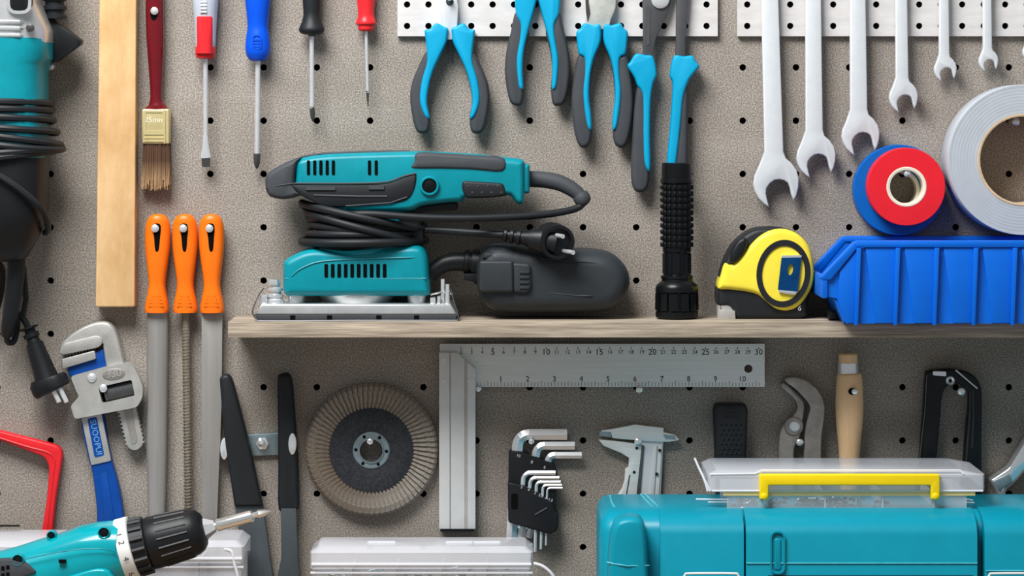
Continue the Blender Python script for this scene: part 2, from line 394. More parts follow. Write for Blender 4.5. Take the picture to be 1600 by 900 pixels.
for i, (y0, A, sl) in enumerate(loops):
    for j in range(N):
        a = 2*math.pi*j/N; f = j/N; y1, A1, s1 = loops[min(i+1, len(loops)-1)]
        path.append((6+(A*(1-f)+A1*f)*math.cos(a+math.pi), y0*(1-f)+y1*f+(sl*(1-f)+s1*f)*math.cos(a+math.pi), 52+(46 if math.sin(a) > 0 else 44)*math.sin(a)*-1, 5.8))
path = [(x, y, max(4, 104-w)) for x, y, w, r in path]
b.tube(path, 8, 5.8)
b.tube(cr([(-70, 240, 80), (-30, 258, 97), (5, 270, 98), (40, 292, 98), (68, 318, 92), (78, 340, 78), (76, 358, 60), (68, 364, 45)], 5, False), 8, 5.2)
b.tube(cr([(-60, 330, 60), (-10, 410, 40), (-5, 430, 30), (-12, 470, 20), (-30, 520, 15)], 5, False), 8, 7)
b.tube(cr([(22, 385, 52, 14), (25, 410, 52, 14), (21, 445, 48, 14), (15, 480, 42, 13), (8, 510, 36, 11), (4, 526, 30, 9)], 4, False), 12)
b.tube(cr([(4, 520, 30), (4, 537, 26), (12, 538, 22), (17, 520, 20), (19, 496, 20), (26, 500, 20), (36, 518, 20)], 5, False), 8, 5)
b.tube([(28, 420, 24), (32, 470, 22), (26, 500, 20)], 8, 5)
b.done('power_cord', BLACKR)
b = t.b(); u = Vector((0.36, 0.933)).normalized()
b.lathe((36, 514, 22), (66, 598, 24), [(0, 5), (.01, 15), (.04, 15), (.06, 9), (.12, 9), (.13, 13), (.2, 13), (.22, 10), (.3, 11), (.32, 14), (.6, 16), (.85, 18), (1, 20)], 16)
b.sweep([(66, 594, 24, 27, 15), (68, 600, 24, 31, 16), (73, 612, 24, 31, 16), (75, 616, 24, 28, 14)], 16, 2.5); pl = b.done('plug', BLACKP)
for x in (74, 86): t.b().tube([(x, 606, 32), (x+12, 629, 33, ), (x+13, 632, 33)], 8, 3.8).done('pin', STEELB, pl)
peg(78, 104, 22, 'steel peg beside the grinder guard', 5)

# ---------------------------------------------------------------- batten, brush, screwdrivers
t = Th('wooden_batten', 'long pale wooden batten hanging beside the red paintbrush', 'wood batten', 181, 240, 22, solo=True)
t.b().prism(rnd([(156, -60), (213, -60), (210.5, 480), (149, 480)], 3, 2), 1, 22, 2.5, 3, back=1).done('wooden_batten', PINE)
t = Th('paintbrush', 'flat paintbrush with dark red handle, brass ferrule and brown bristles', 'paintbrush', 243, 30, 16)
h = [(240.5, -50, 12), (241, -10, 14), (241, 20, 14.3), (242, 60, 14), (243, 100, 12), (243.5, 130, 10.4), (243.5, 150, 9.6), (243.5, 160, 11), (244, 166, 15), (244, 171, 21.5)]
t.b().sweep([(x, y, 12, r, min(7.5, 4+r*.25)) for x, y, r in cr(h, 3, False)], 20, 2.2).done('handle', BRUSHRED)
b = t.b(); b.prism(ell(241, 22, 5.5, 10), 18, 19.8); b.done('hang_hole_shade', HOLE_SHADE)
fr = [(222, 170), (265.5, 170), (265, 225), (222.5, 225)]
b = t.b(); b.prism(rnd(fr, 3, 2), 3, 20, 3, 3); fe = b.done('ferrule', GOLD)
b = t.b(); b.holed(rect(226, 173, 258, 208), [rect(229, 176, 255, 204)], 19.5, 20.7)
for y in (208, 214, 219): b.box(226, y, 258, y+2.4, 19.5, 20.8)
b.box(257, 171, 259, 224, 19.5, 20.9); b.box(262.5, 171, 264, 224, 19, 20.5); b.done('ferrule_bead', GOLD, fe)
t.b().text('25mm', 242.5, 187.5, 9, 20.1).done('size_print', CORE, fe)
b = t.b()
for i in range(460):
    x = random.uniform(224, 264); w = random.uniform(5, 18.5); e = (x-244)*1.13+random.uniform(-1.5, 1.5); y1 = 296+random.uniform(-9, 3)-abs(e)*.12
    b.tube([(x, 222, w, 1.0), (244+(x-244)*1.08, 260, w, 1.0), (243+e, y1, w+random.uniform(-1, 1), .45)], 4)
b.prism([(224, 224), (264, 224), (264.5, 282), (221, 282)], 6, 17); b.done('bristles', BRISTLE, kind='stuff')
peg(241, 17, 23, 'steel peg holding the paintbrush', 5)

def driver(label, x, w, x1, handle, hm, shaft, tip, collar=None):
    t = Th('screwdriver', label, 'screwdriver', x, 60, w, 'screwdrivers on the pegboard')
    hd = t.b().vl(x, w, cr(handle, 3, False), 24).done('handle', hm)
    y0, y1, r = shaft; b = t.b(); b.lathe((x, y0, w), (x1, y1, w), [(0, r), (1, r)], 14); b.done('shaft', STEELB)
    return t, hd
gdr = [(-70, 19), (-20, 20), (0, 20.5), (25, 18.6), (50, 17), (72, 15.8), (76, 14)]
t, hd = driver('slotted screwdriver with grey and red handle', 321, 15, 321, gdr, GREYCL, (88, 216, 3.8), None)
t.b().sweep([(321, 26, 19, 12.6, 8.2), (321, 28, 19, 13.6, 9), (321, 60, 19.5, 12.6, 8), (321, 84, 20, 12.6, 7.4)], 24, 2.3).done('red_core', RED, hd)
t.b().vl(321, 15, [(70, 14), (74, 16), (84, 16), (90, 14.5), (92, 10)], 24).done('collar', RED, hd)
b = t.b(); 
for i in range(6): b.box(315, -8+i*5.2, 325, -5.6+i*5.2, 20, 27.6)
b.done('print', PALEINK, hd)
t.b().sweep([(321, 212, 15, 3.8, 2.2), (321, 222, 15, 4.6, 2), (321, 240, 15, 7.5, 1.4), (321.5, 247, 15, 7.8, 1.1)], 14, 3).done('blade', STEELB)
t.b().sweep([(321.5, 246, 15, 7, 1.1), (322, 261, 15, 6, .6)], 12, 4).done('blade_tip', STEELT)
t, hd = driver('screwdriver with bright blue handle and long steel shaft', 403, 15, 401.5, [(-70, 19), (-20, 20), (0, 20), (25, 17.5), (42, 16.3), (55, 18.2), (70, 19.7), (82, 19.3), (90, 16), (94, 13), (95.5, 6)], BLUEP, (94, 243, 4), None)
b = t.b(); o = rnd(rect(396, 55, 410, 78), 6); b.holed(o, [inset(o, 1.6)], 24, 27)
for y in (62, 67, 72): b.box(397, y, 409, y+2, 24, 27.2)
b.done('thumb_ridges', BLUEP, hd)
t.b().lathe((401.6, 240, 15), (401.2, 264, 15), [(0, 5), (.1, 5.6), (.6, 5), (.85, 3), (1, .6)], 8).done('cross_tip', STEELT)
t, hd = driver('screwdriver with black flared handle and cross tip', 487, 15, 487.5, [(-70, 15), (-20, 15), (5, 14), (22, 13), (34, 15.5), (43, 19.5), (48, 20), (52, 17), (54, 12)], BLACKR, (52, 170, 3.6), None)
t.b().vl(487, 15, [(52, 6), (55, 6), (57, 4)], 14).done('collar', STEELT)
t.b().lathe((487.4, 166, 15), (489, 190, 15), [(0, 3.7), (.5, 4.2), (.8, 3), (1, .5)], 8).done('cross_tip', STEELT)
t, hd = driver('slim small screwdriver with red handle and thin shaft', 572, 12, 574.5, [(-60, 15), (-10, 15), (4, 14), (16, 13), (26, 13.2), (34, 15.8), (38, 15.8), (40, 13), (46, 12.5), (49, 9)], RED, (46, 145, 2.4), None)
t.b().lathe((574.3, 142, 12), (575, 167, 12), [(0, 2.6), (.3, 2.2), (1, .5)], 8).done('cross_tip', STEELT)

# ---------------------------------------------------------------- pliers
def grip(t, name, cy, dk, w=6, hi=21):
    d = t.b().prism(cr(dk, 4), w, hi, 6, 4, 6, back=3).done(name, GREYR)
    t.b().prism(cr(cy, 4), w+2, hi+2, 4, 4, 4, back=1).done('inlay', CYAN, d); return d
t = Th('pliers', 'bowed needle-nose pliers with widely opened cyan and grey handles', 'pliers', 703, 60, 22)
cy = [(681, 36), (693, 41), (700, 45), (699, 58), (697, 68), (687, 89), (677.5, 110), (670.5, 135), (667.5, 160), (671.5, 184), (664.5, 183), (657.5, 167), (655.5, 149), (659, 124), (666, 100), (667, 82), (664.5, 60), (663.5, 47), (672, 45)]
dk = [(667, 80), (652, 107), (643, 131), (640.5, 156), (645, 188), (651, 205), (660, 209), (669, 205), (672, 184), (668, 160), (671, 135), (678, 110), (680, 90)]
for m in (0, 1): grip(t, 'grip', mir(cy, 702.7) if m else cy, mir(dk, 702.7) if m else dk)
b = t.b(); b.prism([(691, 46), (689, 10), (694, -20), (699, -90), (706, -90), (711, -20), (716, 10), (714, 46), (706, 62), (699, 62)], 9, 17, 2); hd = b.done('jaws', STEELS)
t.b().disc(702.5, 2, [(10, 6), (18, 6), (19, 4)], 16).done('pivot', STEELT, hd)
t.b().prism([(700, 40), (705, 40), (706, 80), (699, 80)], 10, 16).done('spring', BLACKM)
peg(702.5, -2, 26, 'steel peg at the pivot of the needle-nose pliers', 3)
t = Th('pliers', 'side cutter pliers with nearly parallel cyan and grey handles', 'pliers', 840, 60, 22)
cy = [(806, -75), (838, -60), (839.5, -10), (836, 12), (827, 45), (819, 80), (817, 110), (818, 138), (811, 137), (808, 118), (807, 90), (812, 60), (813, 38), (806, 20), (804, -20)]
dk = [(807, 18), (798, 50), (790.5, 85), (789, 115), (793, 145), (798.5, 161), (807, 165.5), (816, 162), (819, 138), (817, 110), (820, 80), (827, 45)]
for m in (0, 1): grip(t, 'grip', mir(cy, 840) if m else cy, mir(dk, 840) if m else dk)
t.b().prism([(826, -40), (854, -40), (848, -110), (832, -110)], 9, 17, 2).done('jaws', STEELS)
t = Th('pliers', 'combination pliers with scratched steel head and cyan grey handles', 'pliers', 941, 60, 22)
cy = [(901, 50), (907, 44), (913, 36), (926, 39), (937, 38), (939.5, 50), (938, 67.5), (928, 92.5), (922.5, 121), (921, 153), (924, 178), (924.6, 202), (918, 199), (913, 171), (911, 142), (913.6, 114), (913, 91), (904.5, 84), (901.5, 64)]
dk = [(905, 85), (897, 117), (893, 153), (895, 188), (900.5, 217), (907, 229.5), (916, 230.5), (923, 222), (925.5, 202), (923, 178), (922, 153), (924, 121), (926, 98)]
for m in (0, 1): grip(t, 'grip', mir(cy, 941) if m else cy, mir(dk, 941.5) if m else dk)
b = t.b(); b.prism(cr([(916, 40), (917, 20), (918, -10), (925, -50), (940, -70), (955, -50), (962, -10), (962, 12), (955, 30), (950, 44), (930, 46)], 3), 9, 19, 3); hd = b.done('jaws', mat('pliers_head_steel', 'c9ccc4', 0.4, 0.4, var=0.1, scale=90))
t.b().prism([(917, -30), (921, -30), (919, 0), (922, 20), (918, 34), (916, 20), (915, 0)], 10, 20).done('cutter_edge', STEELT, hd)
t = Th('pliers', 'water pump pliers with long dark steel shanks behind the flashlight', 'pliers', 1040, 90, 22)
cy = [(994, 84), (1008, 86), (1021, 89), (1026.5, 116), (1021, 131), (1017, 160), (1016, 213), (1016.5, 266), (1007, 256), (1005, 213), (1005, 171), (1003.5, 146), (996, 134), (991, 121), (980.5, 104), (985, 96)]
dk = [(998, 132), (991, 167), (987.5, 231), (986.5, 277), (991, 296), (1000, 301), (1010, 297), (1015, 281), (1016.5, 230), (1017, 170), (1010, 140)]
grip(t, 'grip', cy, dk)
cy = [(1053, 88), (1068, 88), (1082, 87), (1088, 96), (1093, 104), (1084, 116), (1076, 128), (1068, 153), (1064, 195), (1057, 256), (1052, 285), (1045, 270), (1042.6, 250), (1046, 213), (1050, 160), (1051, 130), (1047, 117)]
dk = [(1073, 128), (1076, 145), (1076, 178), (1075, 256), (1072, 290), (1064, 301), (1054, 299), (1049, 285), (1052, 256), (1058, 200), (1062, 153)]
grip(t, 'grip', cy, dk)
b = t.b(); b.prism(rnd([(1002, -80), (1062, -80), (1053, -15), (1046, 14), (1026, 58), (1018, 95), (1005, 95), (1005, 20)], 5, 2), 10, 17, 2); hd = b.done('jaw_shank', STEELD)
t.b().prism(rnd([(1009, 12), (1014, 8), (1017, 12), (1015, 70), (1010, 72)], 2, 2), 16, 17.6).done('shank_rib', STEELD, hd)
t.b().prism(rnd([(1054, -80), (1080, -80), (1077, 0), (1072, 60), (1071, 95), (1056, 95), (1057, 40), (1058, 0)], 4, 2), 8, 15, 2).done('jaw_shank', STEELD)
t.b().disc(1032, -1, [(12, 14), (19, 14), (20, 11)], 24).done('pivot', STEELB, hd)

# ---------------------------------------------------------------- open-end wrenches
HEADT = [(-13, -52), (-18, -41), (-27, -24), (-34, -8), (-36, 4), (-34, 15), (-28, 27), (-19, 36), (-11, 41), (-14, 29), (-16, 19), (-15, 11), (-10, 4), (-3, -1), (4, -2.5), (12, -1), (18, 3), (21, 10), (23, 20), (27, 31), (32, 22), (35, 9), (35.5, -4), (32, -17), (24, -28), (15, -36), (12, -43), (12, -52)]
def wrench(label, xt, hw, cx, cy, R):
    t = Th('open_end_wrench', label, 'wrench', cx, cy, 16, 'open-end wrenches on the white strip', solo=True)
    s = R/36; hp = [(cx+x*s, cy+y*s) for x, y in HEADT]; yn = cy-38*s
    ol = [(xt+hw*.92, -90), (xt-hw*.92, -90), (cx-4*s-hw*1.02, yn-8*s)]+hp[2:-2]+[(cx-3*s+hw*1.02, yn-8*s)]
    t.b().prism(ol, 9, 15.8, 2.2, 3, 1.6, back=1.5).done('open_end_wrench', STEELS)
for a in (('largest open-end wrench beside the pump pliers', 1200.5, 14, 1213, 283, 36), ('open-end wrench hanging second from the pump pliers', 1270, 12.8, 1275.5, 243, 31),
          ('open-end wrench hanging just above the blue tape roll', 1339.5, 12.8, 1345, 209, 30), ('medium open-end wrench with short shank above the red tape', 1407.5, 9.6, 1412, 150, 22.8),
          ('small open-end wrench beside the grey duct tape top', 1474.5, 7.8, 1477.5, 107, 18), ('smallest fully visible open-end wrench above the duct tape', 1542, 6.8, 1545, 94, 15.6),
          ('tiny open-end wrench, last in the wrench row', 1608, 5.6, 1611, 80, 13)): wrench(*a)

# ---------------------------------------------------------------- tape rolls
def roll(name, label, cx, cy, R, rc, ri, w0, w1, m, cm, rings=0):
    t = Th(name, label, 'tape', cx, cy, w1)
    pr = [(w0, rc), (w0, R-1), (w0+.8, R), (w1-.8, R), (w1, R-1)]
    if rings:
        for i in range(1, rings): r = R-1-(R-1-rc)*i/rings; pr += [(w1, r+1), (w1-.12, r), (w1, r-1)]
    pr += [(w1, rc)]
    t.b().disc(cx, cy, pr, 72, True).done('tape_winding', m)
    t.b().disc(cx, cy, [(w0, ri), (w0, rc+.2), (w1-.3, rc+.2), (w1+.3, rc-1), (w1+.3, ri+1), (w1, ri)], 48, True).done('core', cm)
roll('duct_tape_roll', 'large grey duct tape roll hanging on the board', 1599.5, 250, 118, 72.5, 68, 3, 51, GREYT, CARD, 9)
roll('vinyl_tape_roll', 'blue vinyl tape roll hanging behind the red roll', 1405, 297, 71, 33, 27, 2, 21, BLUET, CORE)
roll('vinyl_tape_roll', 'red vinyl tape roll with cream core in front of blue roll', 1416.5, 292, 61, 31.5, 26, 21.5, 41, REDT, CORE)
peg(1418, 271, 40, 'steel peg inside the red tape core', 4.5); peg(1588, 190, 40, 'steel peg inside the duct tape roll', 5)

# ---------------------------------------------------------------- belt sander stuff on the shelf
t = Th('finishing_sander', 'teal and black finishing sander with coiled cord and dust box on shelf', 'sander', 560, 500, 85)
b = t.b(); b.prism([(408, 475), (704, 475), (714, 491.5), (398, 491.5)], 8, 85, 3, 3); b.done('base_plate', CASTAL)
b = t.b(); b.prism([(397, 491.5), (715, 491.5), (711, yat(SHY, 86)), (404, yat(SHY, 86))], 10, 86, 1); pad = b.done('pad', GREYR)
for x in (457.5, 515, 592, 651): t.b().box(x-4, 492.5, x+4, 499.5, 84, 86.4).done('pad_notch_shade', HOLE_SHADE, pad)
b = t.b(); b.tube(cr([(410, 452, 70), (404, 462, 84), (396, 482, 88), (396, 491, 88), (402, 498.5, 88), (415, 501, 88), (560, 500.4, 88), (700, 500.4, 88), (714, 499.5, 88), (716, 492, 88), (709, 470, 86), (703, 452, 70)], 5, False), 6, 1.1); b.done('paper_clamp', STEELD)
b = t.b(); b.vl(428, 66, [(438, 5), (444, 8), (446, 8), (450, 7), (452, 12), (456, 12), (457, 9), (461, 9), (462, 12), (466, 12), (467, 9), (470, 13), (475, 14)], 18); b.box(418, 438, 432, 447, 62, 72, 1); b.done('clamp_spring', CHROME)
for bx in ((405, 462, 416, 476, 50, 80, 2), (688, 438, 694, 475, 55, 66, 1), (672, 466, 680, 476, 60, 80, 1), (683, 464, 688, 476, 60, 80, 1)): t.b().box(*bx).done('clamp_block', CHROME)
t.b().vl(699, 74, [(445, 3.5), (475, 4)], 10).done('clamp_post', CHROME)
t.b().tube([(672, 462, 70), (690, 458, 66), (706, 462, 60)], 6, 1.6).done('clamp_lever', CHROME)
b = t.b()
for x, r in ((461, 14), (650, 15)): b.vl(x, 64, [(462, r), (475, r-1)], 20)
b.sweep([(555, 462, 48, 62, 30), (555, 476, 48, 52, 28)], 32); b.done('foot', CASTAL)
o = cr([(441.5, 420), (444, 408), (461, 398), (479, 391.5), (499, 390), (537, 392.5), (582, 388), (627, 384.8), (650, 384), (661, 389), (667.5, 404), (670, 437), (671, 457), (665, 463), (620, 463.5), (540, 463.5), (470, 463.5), (448, 463), (442, 456), (441, 437)], 4)
hs = t.b().prism(o, 12, 82, 11, 5, 9, back=8).done('motor_housing', TEAL)
b = t.b(); b.tube(cr([(455, 432, 82), (470, 420, 82.2), (500, 409, 82.2), (560, 405, 82.2), (640, 402.5, 82.2), (664, 404, 78)], 4, False), 6, 1.3); b.tube([(446, 435.5, 81), (665, 435.5, 81.6)], 6, 1.2); b.done('housing_seam', TEAL, hs)
for i in range(10): t.b().prism(rnd(rect(506.5+i*10.15, 412.5, 512.3+i*10.15, 434), 2, 2), 78, 82.4).done('vent_slot_shade', HOLE_SHADE, hs)  # black slabs instead of cut slots, their shade is in the colour
b = t.b(); b.prism(cr([(492, 330), (560, 326), (640, 326), (655, 345), (650, 392), (500, 395), (488, 360)], 3), 22, 70, 6, 3); b.done('neck', BLACKP)
b = t.b(); b.prism([(592, 338), (628, 336), (622, 348), (600, 347)], 60, 74, 2); b.done('neck_tab', TEAL)
o = cr([(461, 270), (463, 252), (480, 245), (520, 240.5), (600, 238), (650, 237), (700, 239), (745, 242), (790, 246.5), (812, 249), (819, 253), (820, 262), (820, 298), (818, 318), (807, 318), (797, 306), (780, 308), (730, 309), (722, 315), (700, 317), (660, 322), (640, 330), (590, 332), (535, 331), (500, 320), (475, 308), (461, 300)], 3)
mb = t.b().prism(o, 22, 82, 9, 5, 9, back=7).done('upper_body', TEAL)
t.b().prism(rnd(rect(808, 257, 828, 303), 4), 30, 76, 5, 4, 6).done('handle_end', TEAL, mb)
o = cr([(413.5, 290), (415, 274), (430, 262), (450, 252), (466, 246), (470, 247), (464, 258), (461, 272), (460, 286), (464, 296), (474, 307), (468, 306), (456, 310), (440, 312), (422, 308), (415, 299)], 4)
nz = t.b().prism(o, 20, 83.5, 7, 4, 8, back=6).done('front_grip', GREYR)
t.b().tube(cr([(470, 246, 60), (500, 241, 64), (540, 239, 64), (600, 237.5, 64), (640, 237, 64)], 3, False), 6, 2.6).done('top_trim', GREYR, mb)
t.b().tube([(416, 294, 82.5), (440, 289, 83.7), (462, 286.5, 83.7)], 6, 1.0).done('grip_seam', BLACKR, nz)
o = cr([(456, 289), (500, 288), (560, 287.5), (605, 285.5), (630, 277), (645, 272), (651, 276), (648, 295), (638, 311), (615, 318), (540, 324), (505, 322), (482, 312), (468, 304)], 4)
dk = t.b().prism(o, 40, 83.5, 3, 3, 3).done('side_recess', BLACKR, mb)
t.b().tube(cr([(461, 286.5, 83.5), (560, 286.5, 83.7), (605, 284, 83.7), (630, 275.5, 83.7), (650, 271, 83)], 4, False), 6, 1.5).done('recess_edge', GREYR, dk)
b = t.b(); b.box(478, 292, 524, 297, 82, 85); b.box(576, 290, 600, 296, 82, 85); b.tube([(490, 305, 83.6), (560, 307, 83.6), (605, 307, 83.6)], 6, 1.6); b.tube([(540, 322, 83.4), (610, 317, 83.6), (636, 308, 83.6)], 6, 1.2); b.done('recess_rib', GREYR, dk)
for x in (481.5, 491.3, 501, 510.8, 520.5, 577, 587.5): t.b().prism(rnd(rect(x-2.4, 250.5, x+2.6, 273.5), 2, 2), 76, 82.6).done('vent_slot_shade', HOLE_SHADE, mb)
gr = t.b().prism(cr([(652, 238.5), (700, 240), (745, 243), (788, 247.5), (786, 269), (740, 266.5), (690, 265), (643, 264), (646, 252)], 3), 40, 84, 6, 4, 6).done('top_grip', GREYR, mb)
gl = t.b().prism(rnd([(722, 282), (787, 286), (792, 306), (770, 309), (728, 310), (721, 296)], 6), 40, 84, 4, 3, 3).done('lower_grip', BLACKR, mb)
for i in range(8): t.b().ball(664+i*17, 245+i*.75, 81.0, 2.2, 8).done('grip_dot', GREYR, gr)
for i in range(4):
    for j in range(2): t.b().ball(732+i*15+j*6, 291+j*10, 83.6, 1.8, 8).done('grip_dot', GREYR, gl)
b = t.b(); b.disc(671, 290.5, [(80, 15.5), (84.5, 15.5), (85.5, 14), (85.5, 12), (84, 11.2), (80, 11)], 28, True); bt = b.done('button_ring', TEAL, mb)
t.b().disc(671, 290.5, [(80, 11.2), (83.4, 11.2), (83.8, 10)], 28).done('lock_button', BLACKG, bt)
b = t.b(); b.prism(cr([(642, 328), (660, 322), (690, 318), (712, 317), (712, 329), (680, 331), (650, 335)], 3), 45, 70, 3, 3); b.done('trigger', BLACKR)
b = t.b(); b.tube(cr([(826, 281, 52, 13), (850, 282, 52, 13.2), (875, 287, 54, 13), (895, 297, 56, 12), (908, 308, 58, 10.5), (914, 316, 60, 9)], 5, False), 14); b.lathe((907, 306, 58), (916, 320, 61), [(0, 10), (.05, 13), (.4, 13.5), (.8, 12), (1, 8)], 16); b.done('cord_boot', GREYR)
b = t.b()
b.tube(cr([(914, 316, 60), (905, 325, 62), (885, 331, 66), (850, 336, 72), (800, 339, 80), (720, 341, 88), (650, 339, 92), (580, 334, 92), (540, 336, 88), (505, 340, 80), (480, 345, 60)], 5, False), 10, 5.8)
for k, (yl, yr, A, Bw, yb) in enumerate([(319, 360, 97, 45, 345), (333, 380, 90, 44, 355), (352, 372, 85, 40, 350), (367, 366, 88, 41, 365), (380, 378, 98, 45, 378), (342, 362, 82, 38, 360)]):
    path = []
    for j in range(41):
        a = 2*math.pi*j/40; x = 565+A*math.cos(a); f = (1+math.cos(a))/2; s_ = math.sin(a)
        y = (yl*(1-f)+yr*f) if s_ >= 0 else ((yl*(1-f)+yr*f)+(yb-(yl*(1-f)+yr*f))*(-s_)); path.append((x, y, 48+Bw*s_))
    b.tube(path, 10, 6.3)
b.tube(cr([(640, 360, 60), (680, 361, 60), (730, 364, 66), (775, 367, 74), (795, 368, 76)], 4, False), 10, 5.8)
b.done('power_cord', BLACKR)
# plug lying on the dust box
b = t.b(); b.lathe((786, 367, 76), (832, 374, 80), [(0, 7), (.05, 11), (.14, 11), (.16, 8), (.24, 8), (.26, 12), (.36, 12), (.38, 8.5), (.46, 8.5), (.48, 12.5), (.6, 12.5), (.62, 10), (1, 15)], 16)
b.sweep([(828, 374, 82, 16, 10), (850, 376, 84, 20, 14), (870, 380, 85, 20, 14)], 16, 2.4)
c0 = (852, 373, 78); b.lathe((858, 374, 70), (872, 378, 96), [(0, 20), (.1, 27), (.55, 28), (.6, 26.5), (.62, 27.5), (1, 27), (1.001, 22), (.85, 21), (.84, 1)], 28, False); b.prism(ell(865, 379, 20), 74, 82); pl = b.done('plug', BLACKP)
for x, y in ((858, 366), (874, 391)): t.b().tube([(x, y, 82), (x+20, y+2, 104), (x+21, y+2, 105)], 10, 3.6).done('pin', STEELB, pl)
o = cr([(744, 420), (747, 405), (754, 394), (766, 384), (790, 382), (830, 387), (880, 390), (925, 392), (950, 396), (968, 406), (981, 422), (986, 441), (982, 460), (970, 477), (950, 488), (900, 491), (840, 492), (790, 491), (766, 485), (752, 470), (745, 450)], 4)
db = t.b().prism(o, 8, 74, 26, 7, 20, back=18).done('dust_box', DUSTP)
b = t.b(); b.prism(rnd(rect(749, 408, 802, 457), 5), 55, 80, 4, 3); b.prism(rnd([(800, 411), (829, 413), (831, 450), (824, 459), (802, 458)], 6), 55, 78, 4, 3)
for i in range(4): b.box(812, 424+i*8, 827, 428+i*8, 77, 79.4, 1)
b.prism([(757, 396), (790, 394), (792, 404), (754, 405)], 50, 72, 3); b.done('latch', DUSTP, db)
b = t.b(); b.tube(cr([(836, 456, 73), (900, 463, 74), (930, 465, 73), (950, 486, 55)], 4, False), 6, 1.2); b.tube(cr([(790, 384, 62), (850, 405, 73), (930, 412, 73), (965, 425, 66)], 4, False), 6, 1.0); b.done('box_seam', DUSTP, db)
b = t.b(); b.tube(cr([(668, 434, 45, 13), (682, 422, 45, 13), (698, 414, 45, 14), (720, 412, 45, 15), (748, 414, 45, 16)], 4, False), 16); b.lathe((724, 412, 45), (748, 414, 45), [(0, 15), (.05, 19), (.3, 19), (.32, 17), (.5, 17), (.52, 21), (1, 22)], 20)
b.prism([(724, 430), (746, 430), (746, 445), (724, 440)], 36, 54, 2); b.done('dust_nozzle', BLACKP)

# flashlight
FX, FW = 1059, 52
t = Th('flashlight', 'black metal flashlight with knurled grip standing on its head', 'flashlight', FX, 500, 68)
yb = yat(SHY, FW); kf = (D-.052)/(D-.068)
t.b().vl(FX, FW, [(255, 22), (256, 23.6), (280, 24), (281, 25.5), (286, 25.8), (288, 23)], 36).done('tail_cap', BLACKG)
b = t.b(); b.vl(FX, FW, [(286, 23), (390, 22.6)], 36)
for i in range(10):
    y = 289+i*10
    b.vl(FX, FW, [(y, 23), (y+1, 24.4), (y+7.2, 24.4), (y+8.2, 23)], 36, False)
    for j in range(18):
        a = 2*math.pi*j/18; b.tube([(FX+23.6*math.cos(a), y+.6, FW+23.6*.6*math.sin(a), 1.6), (FX+23.9*math.cos(a), y+2, FW+23.9*.6*math.sin(a), 2.6), (FX+23.9*math.cos(a), y+6, FW+23.9*.6*math.sin(a), 2.6), (FX+23.6*math.cos(a), y+7.6, FW+23.6*.6*math.sin(a), 1.6)], 6)
b.done('knurled_grip', BLACKG)
b = t.b(); b.vl(FX, FW, [(388, 22.6), (394, 22.6), (396, 21), (430, 21), (432, 25), (436, 25.5), (437, 24), (440, 24.5), (446, 32), (451, 33.5), (457, 34), (459, 32.5)], 40)
for j in range(10):
    a = 2*math.pi*j/10+.2; b.tube([(FX+20.2*math.cos(a), 397, FW+20.2*.6*math.sin(a)), (FX+20.2*math.cos(a), 429, FW+20.2*.6*math.sin(a))], 6, 3)
b.done('neck', BLACKG)
b = t.b(); b.vl(FX, FW, [(457, 31), (487, 31), (488, 33.5), (497, 33.5), (yb, 32)], 40)
for j in range(12):
    a0 = 2*math.pi*j/12; rr = []
    for q in range(4):
        a = a0+.38*q/3; rr.append(a)
    for y0, y1 in ((459, 486),):
        o = [[b.v(FX+r*math.cos(a), y, FW+r*.6*math.sin(a)) for r, y in ((30, y0), (34, y0), (34.5, y1), (30, y1))] for a in rr]; b.rings(o)
b.done('head_ring', BLACKG)

# tape measure
t = Th('tape_measure', 'yellow and black tape measure with round black ring on its side', 'tape measure', 1196, 498, 62)
yb = yat(SHY, 62)
o = cr([(1122, 452), (1128, 425), (1137, 400), (1152, 377), (1176, 360), (1197, 356), (1226, 357.5), (1250, 367), (1266.5, 387), (1273, 417), (1271.5, 443), (1266, 462), (1263, 480), (1260, yb-4), (1245, yb), (1200, yb), (1157, yb), (1150, yb-1), (1140, yb-18), (1124, yb-20), (1121, 465)], 4)
t.b().prism(o, 14, 57, 8, 4, 6, back=6).done('case', BLACKR)
o = cr([(1122.5, 451), (1127, 430), (1133, 412), (1142, 414), (1150, 409), (1163, 394), (1172, 384), (1186, 370), (1203, 360.5), (1226, 358), (1249, 367), (1266, 387), (1272.5, 417), (1271, 443), (1261, 464), (1247, 480), (1230, 486), (1213, 483), (1198, 472), (1184, 461), (1165, 456), (1140, 453)], 4)
sh = t.b().prism(o, 16, 61.5, 8, 5, 6, back=5).done('yellow_shell', YELLOW)
b = t.b(); b.holed(ell(1224, 427.5, 42, 53, 48, 6), [ell(1224, 427.5, 33.5, 43.5, 48, 6)], 58, 62.6); b.done('bumper_ring', BLACKR, sh)
t.b().prism(cr([(1141, 407), (1143, 392), (1152, 377), (1163, 371), (1168, 379), (1163, 395), (1152, 408), (1144, 411)], 4), 30, 64, 5, 4, 4).done('lock_lever', BLACKP)
b = t.b(); b.holed([(1221, 401), (1252, 400.5), (1246, 456), (1215, 452.5)], [ell(1234.5, 421, 4.2, 9, 16, 8)], 63.5, 64.5); cl = b.done('belt_clip', CLIPB)
t.b().prism([(1215, 452), (1246, 455), (1242, 461), (1217, 457)], 60, 64.6, 1).done('clip_foot', CHROME, cl); t.b().prism([(1221, 399), (1252, 398.5), (1252, 402), (1221, 402.5)], 60, 64.6).done('clip_bend', CHROME, cl)
b = t.b(); b.prism([(1128, 473), (1150, 478), (1150, 492), (1126, 486)], 36, 55, 1); b.prism([(1124, 484), (1149, 486), (1150, yb+2), (1126, yb+1)], 54, 57.5, .5); b.prism(rect(1122, 478, 1126, yb+1), 40, 57, 0); b.done('tape_hook', CASTWR)
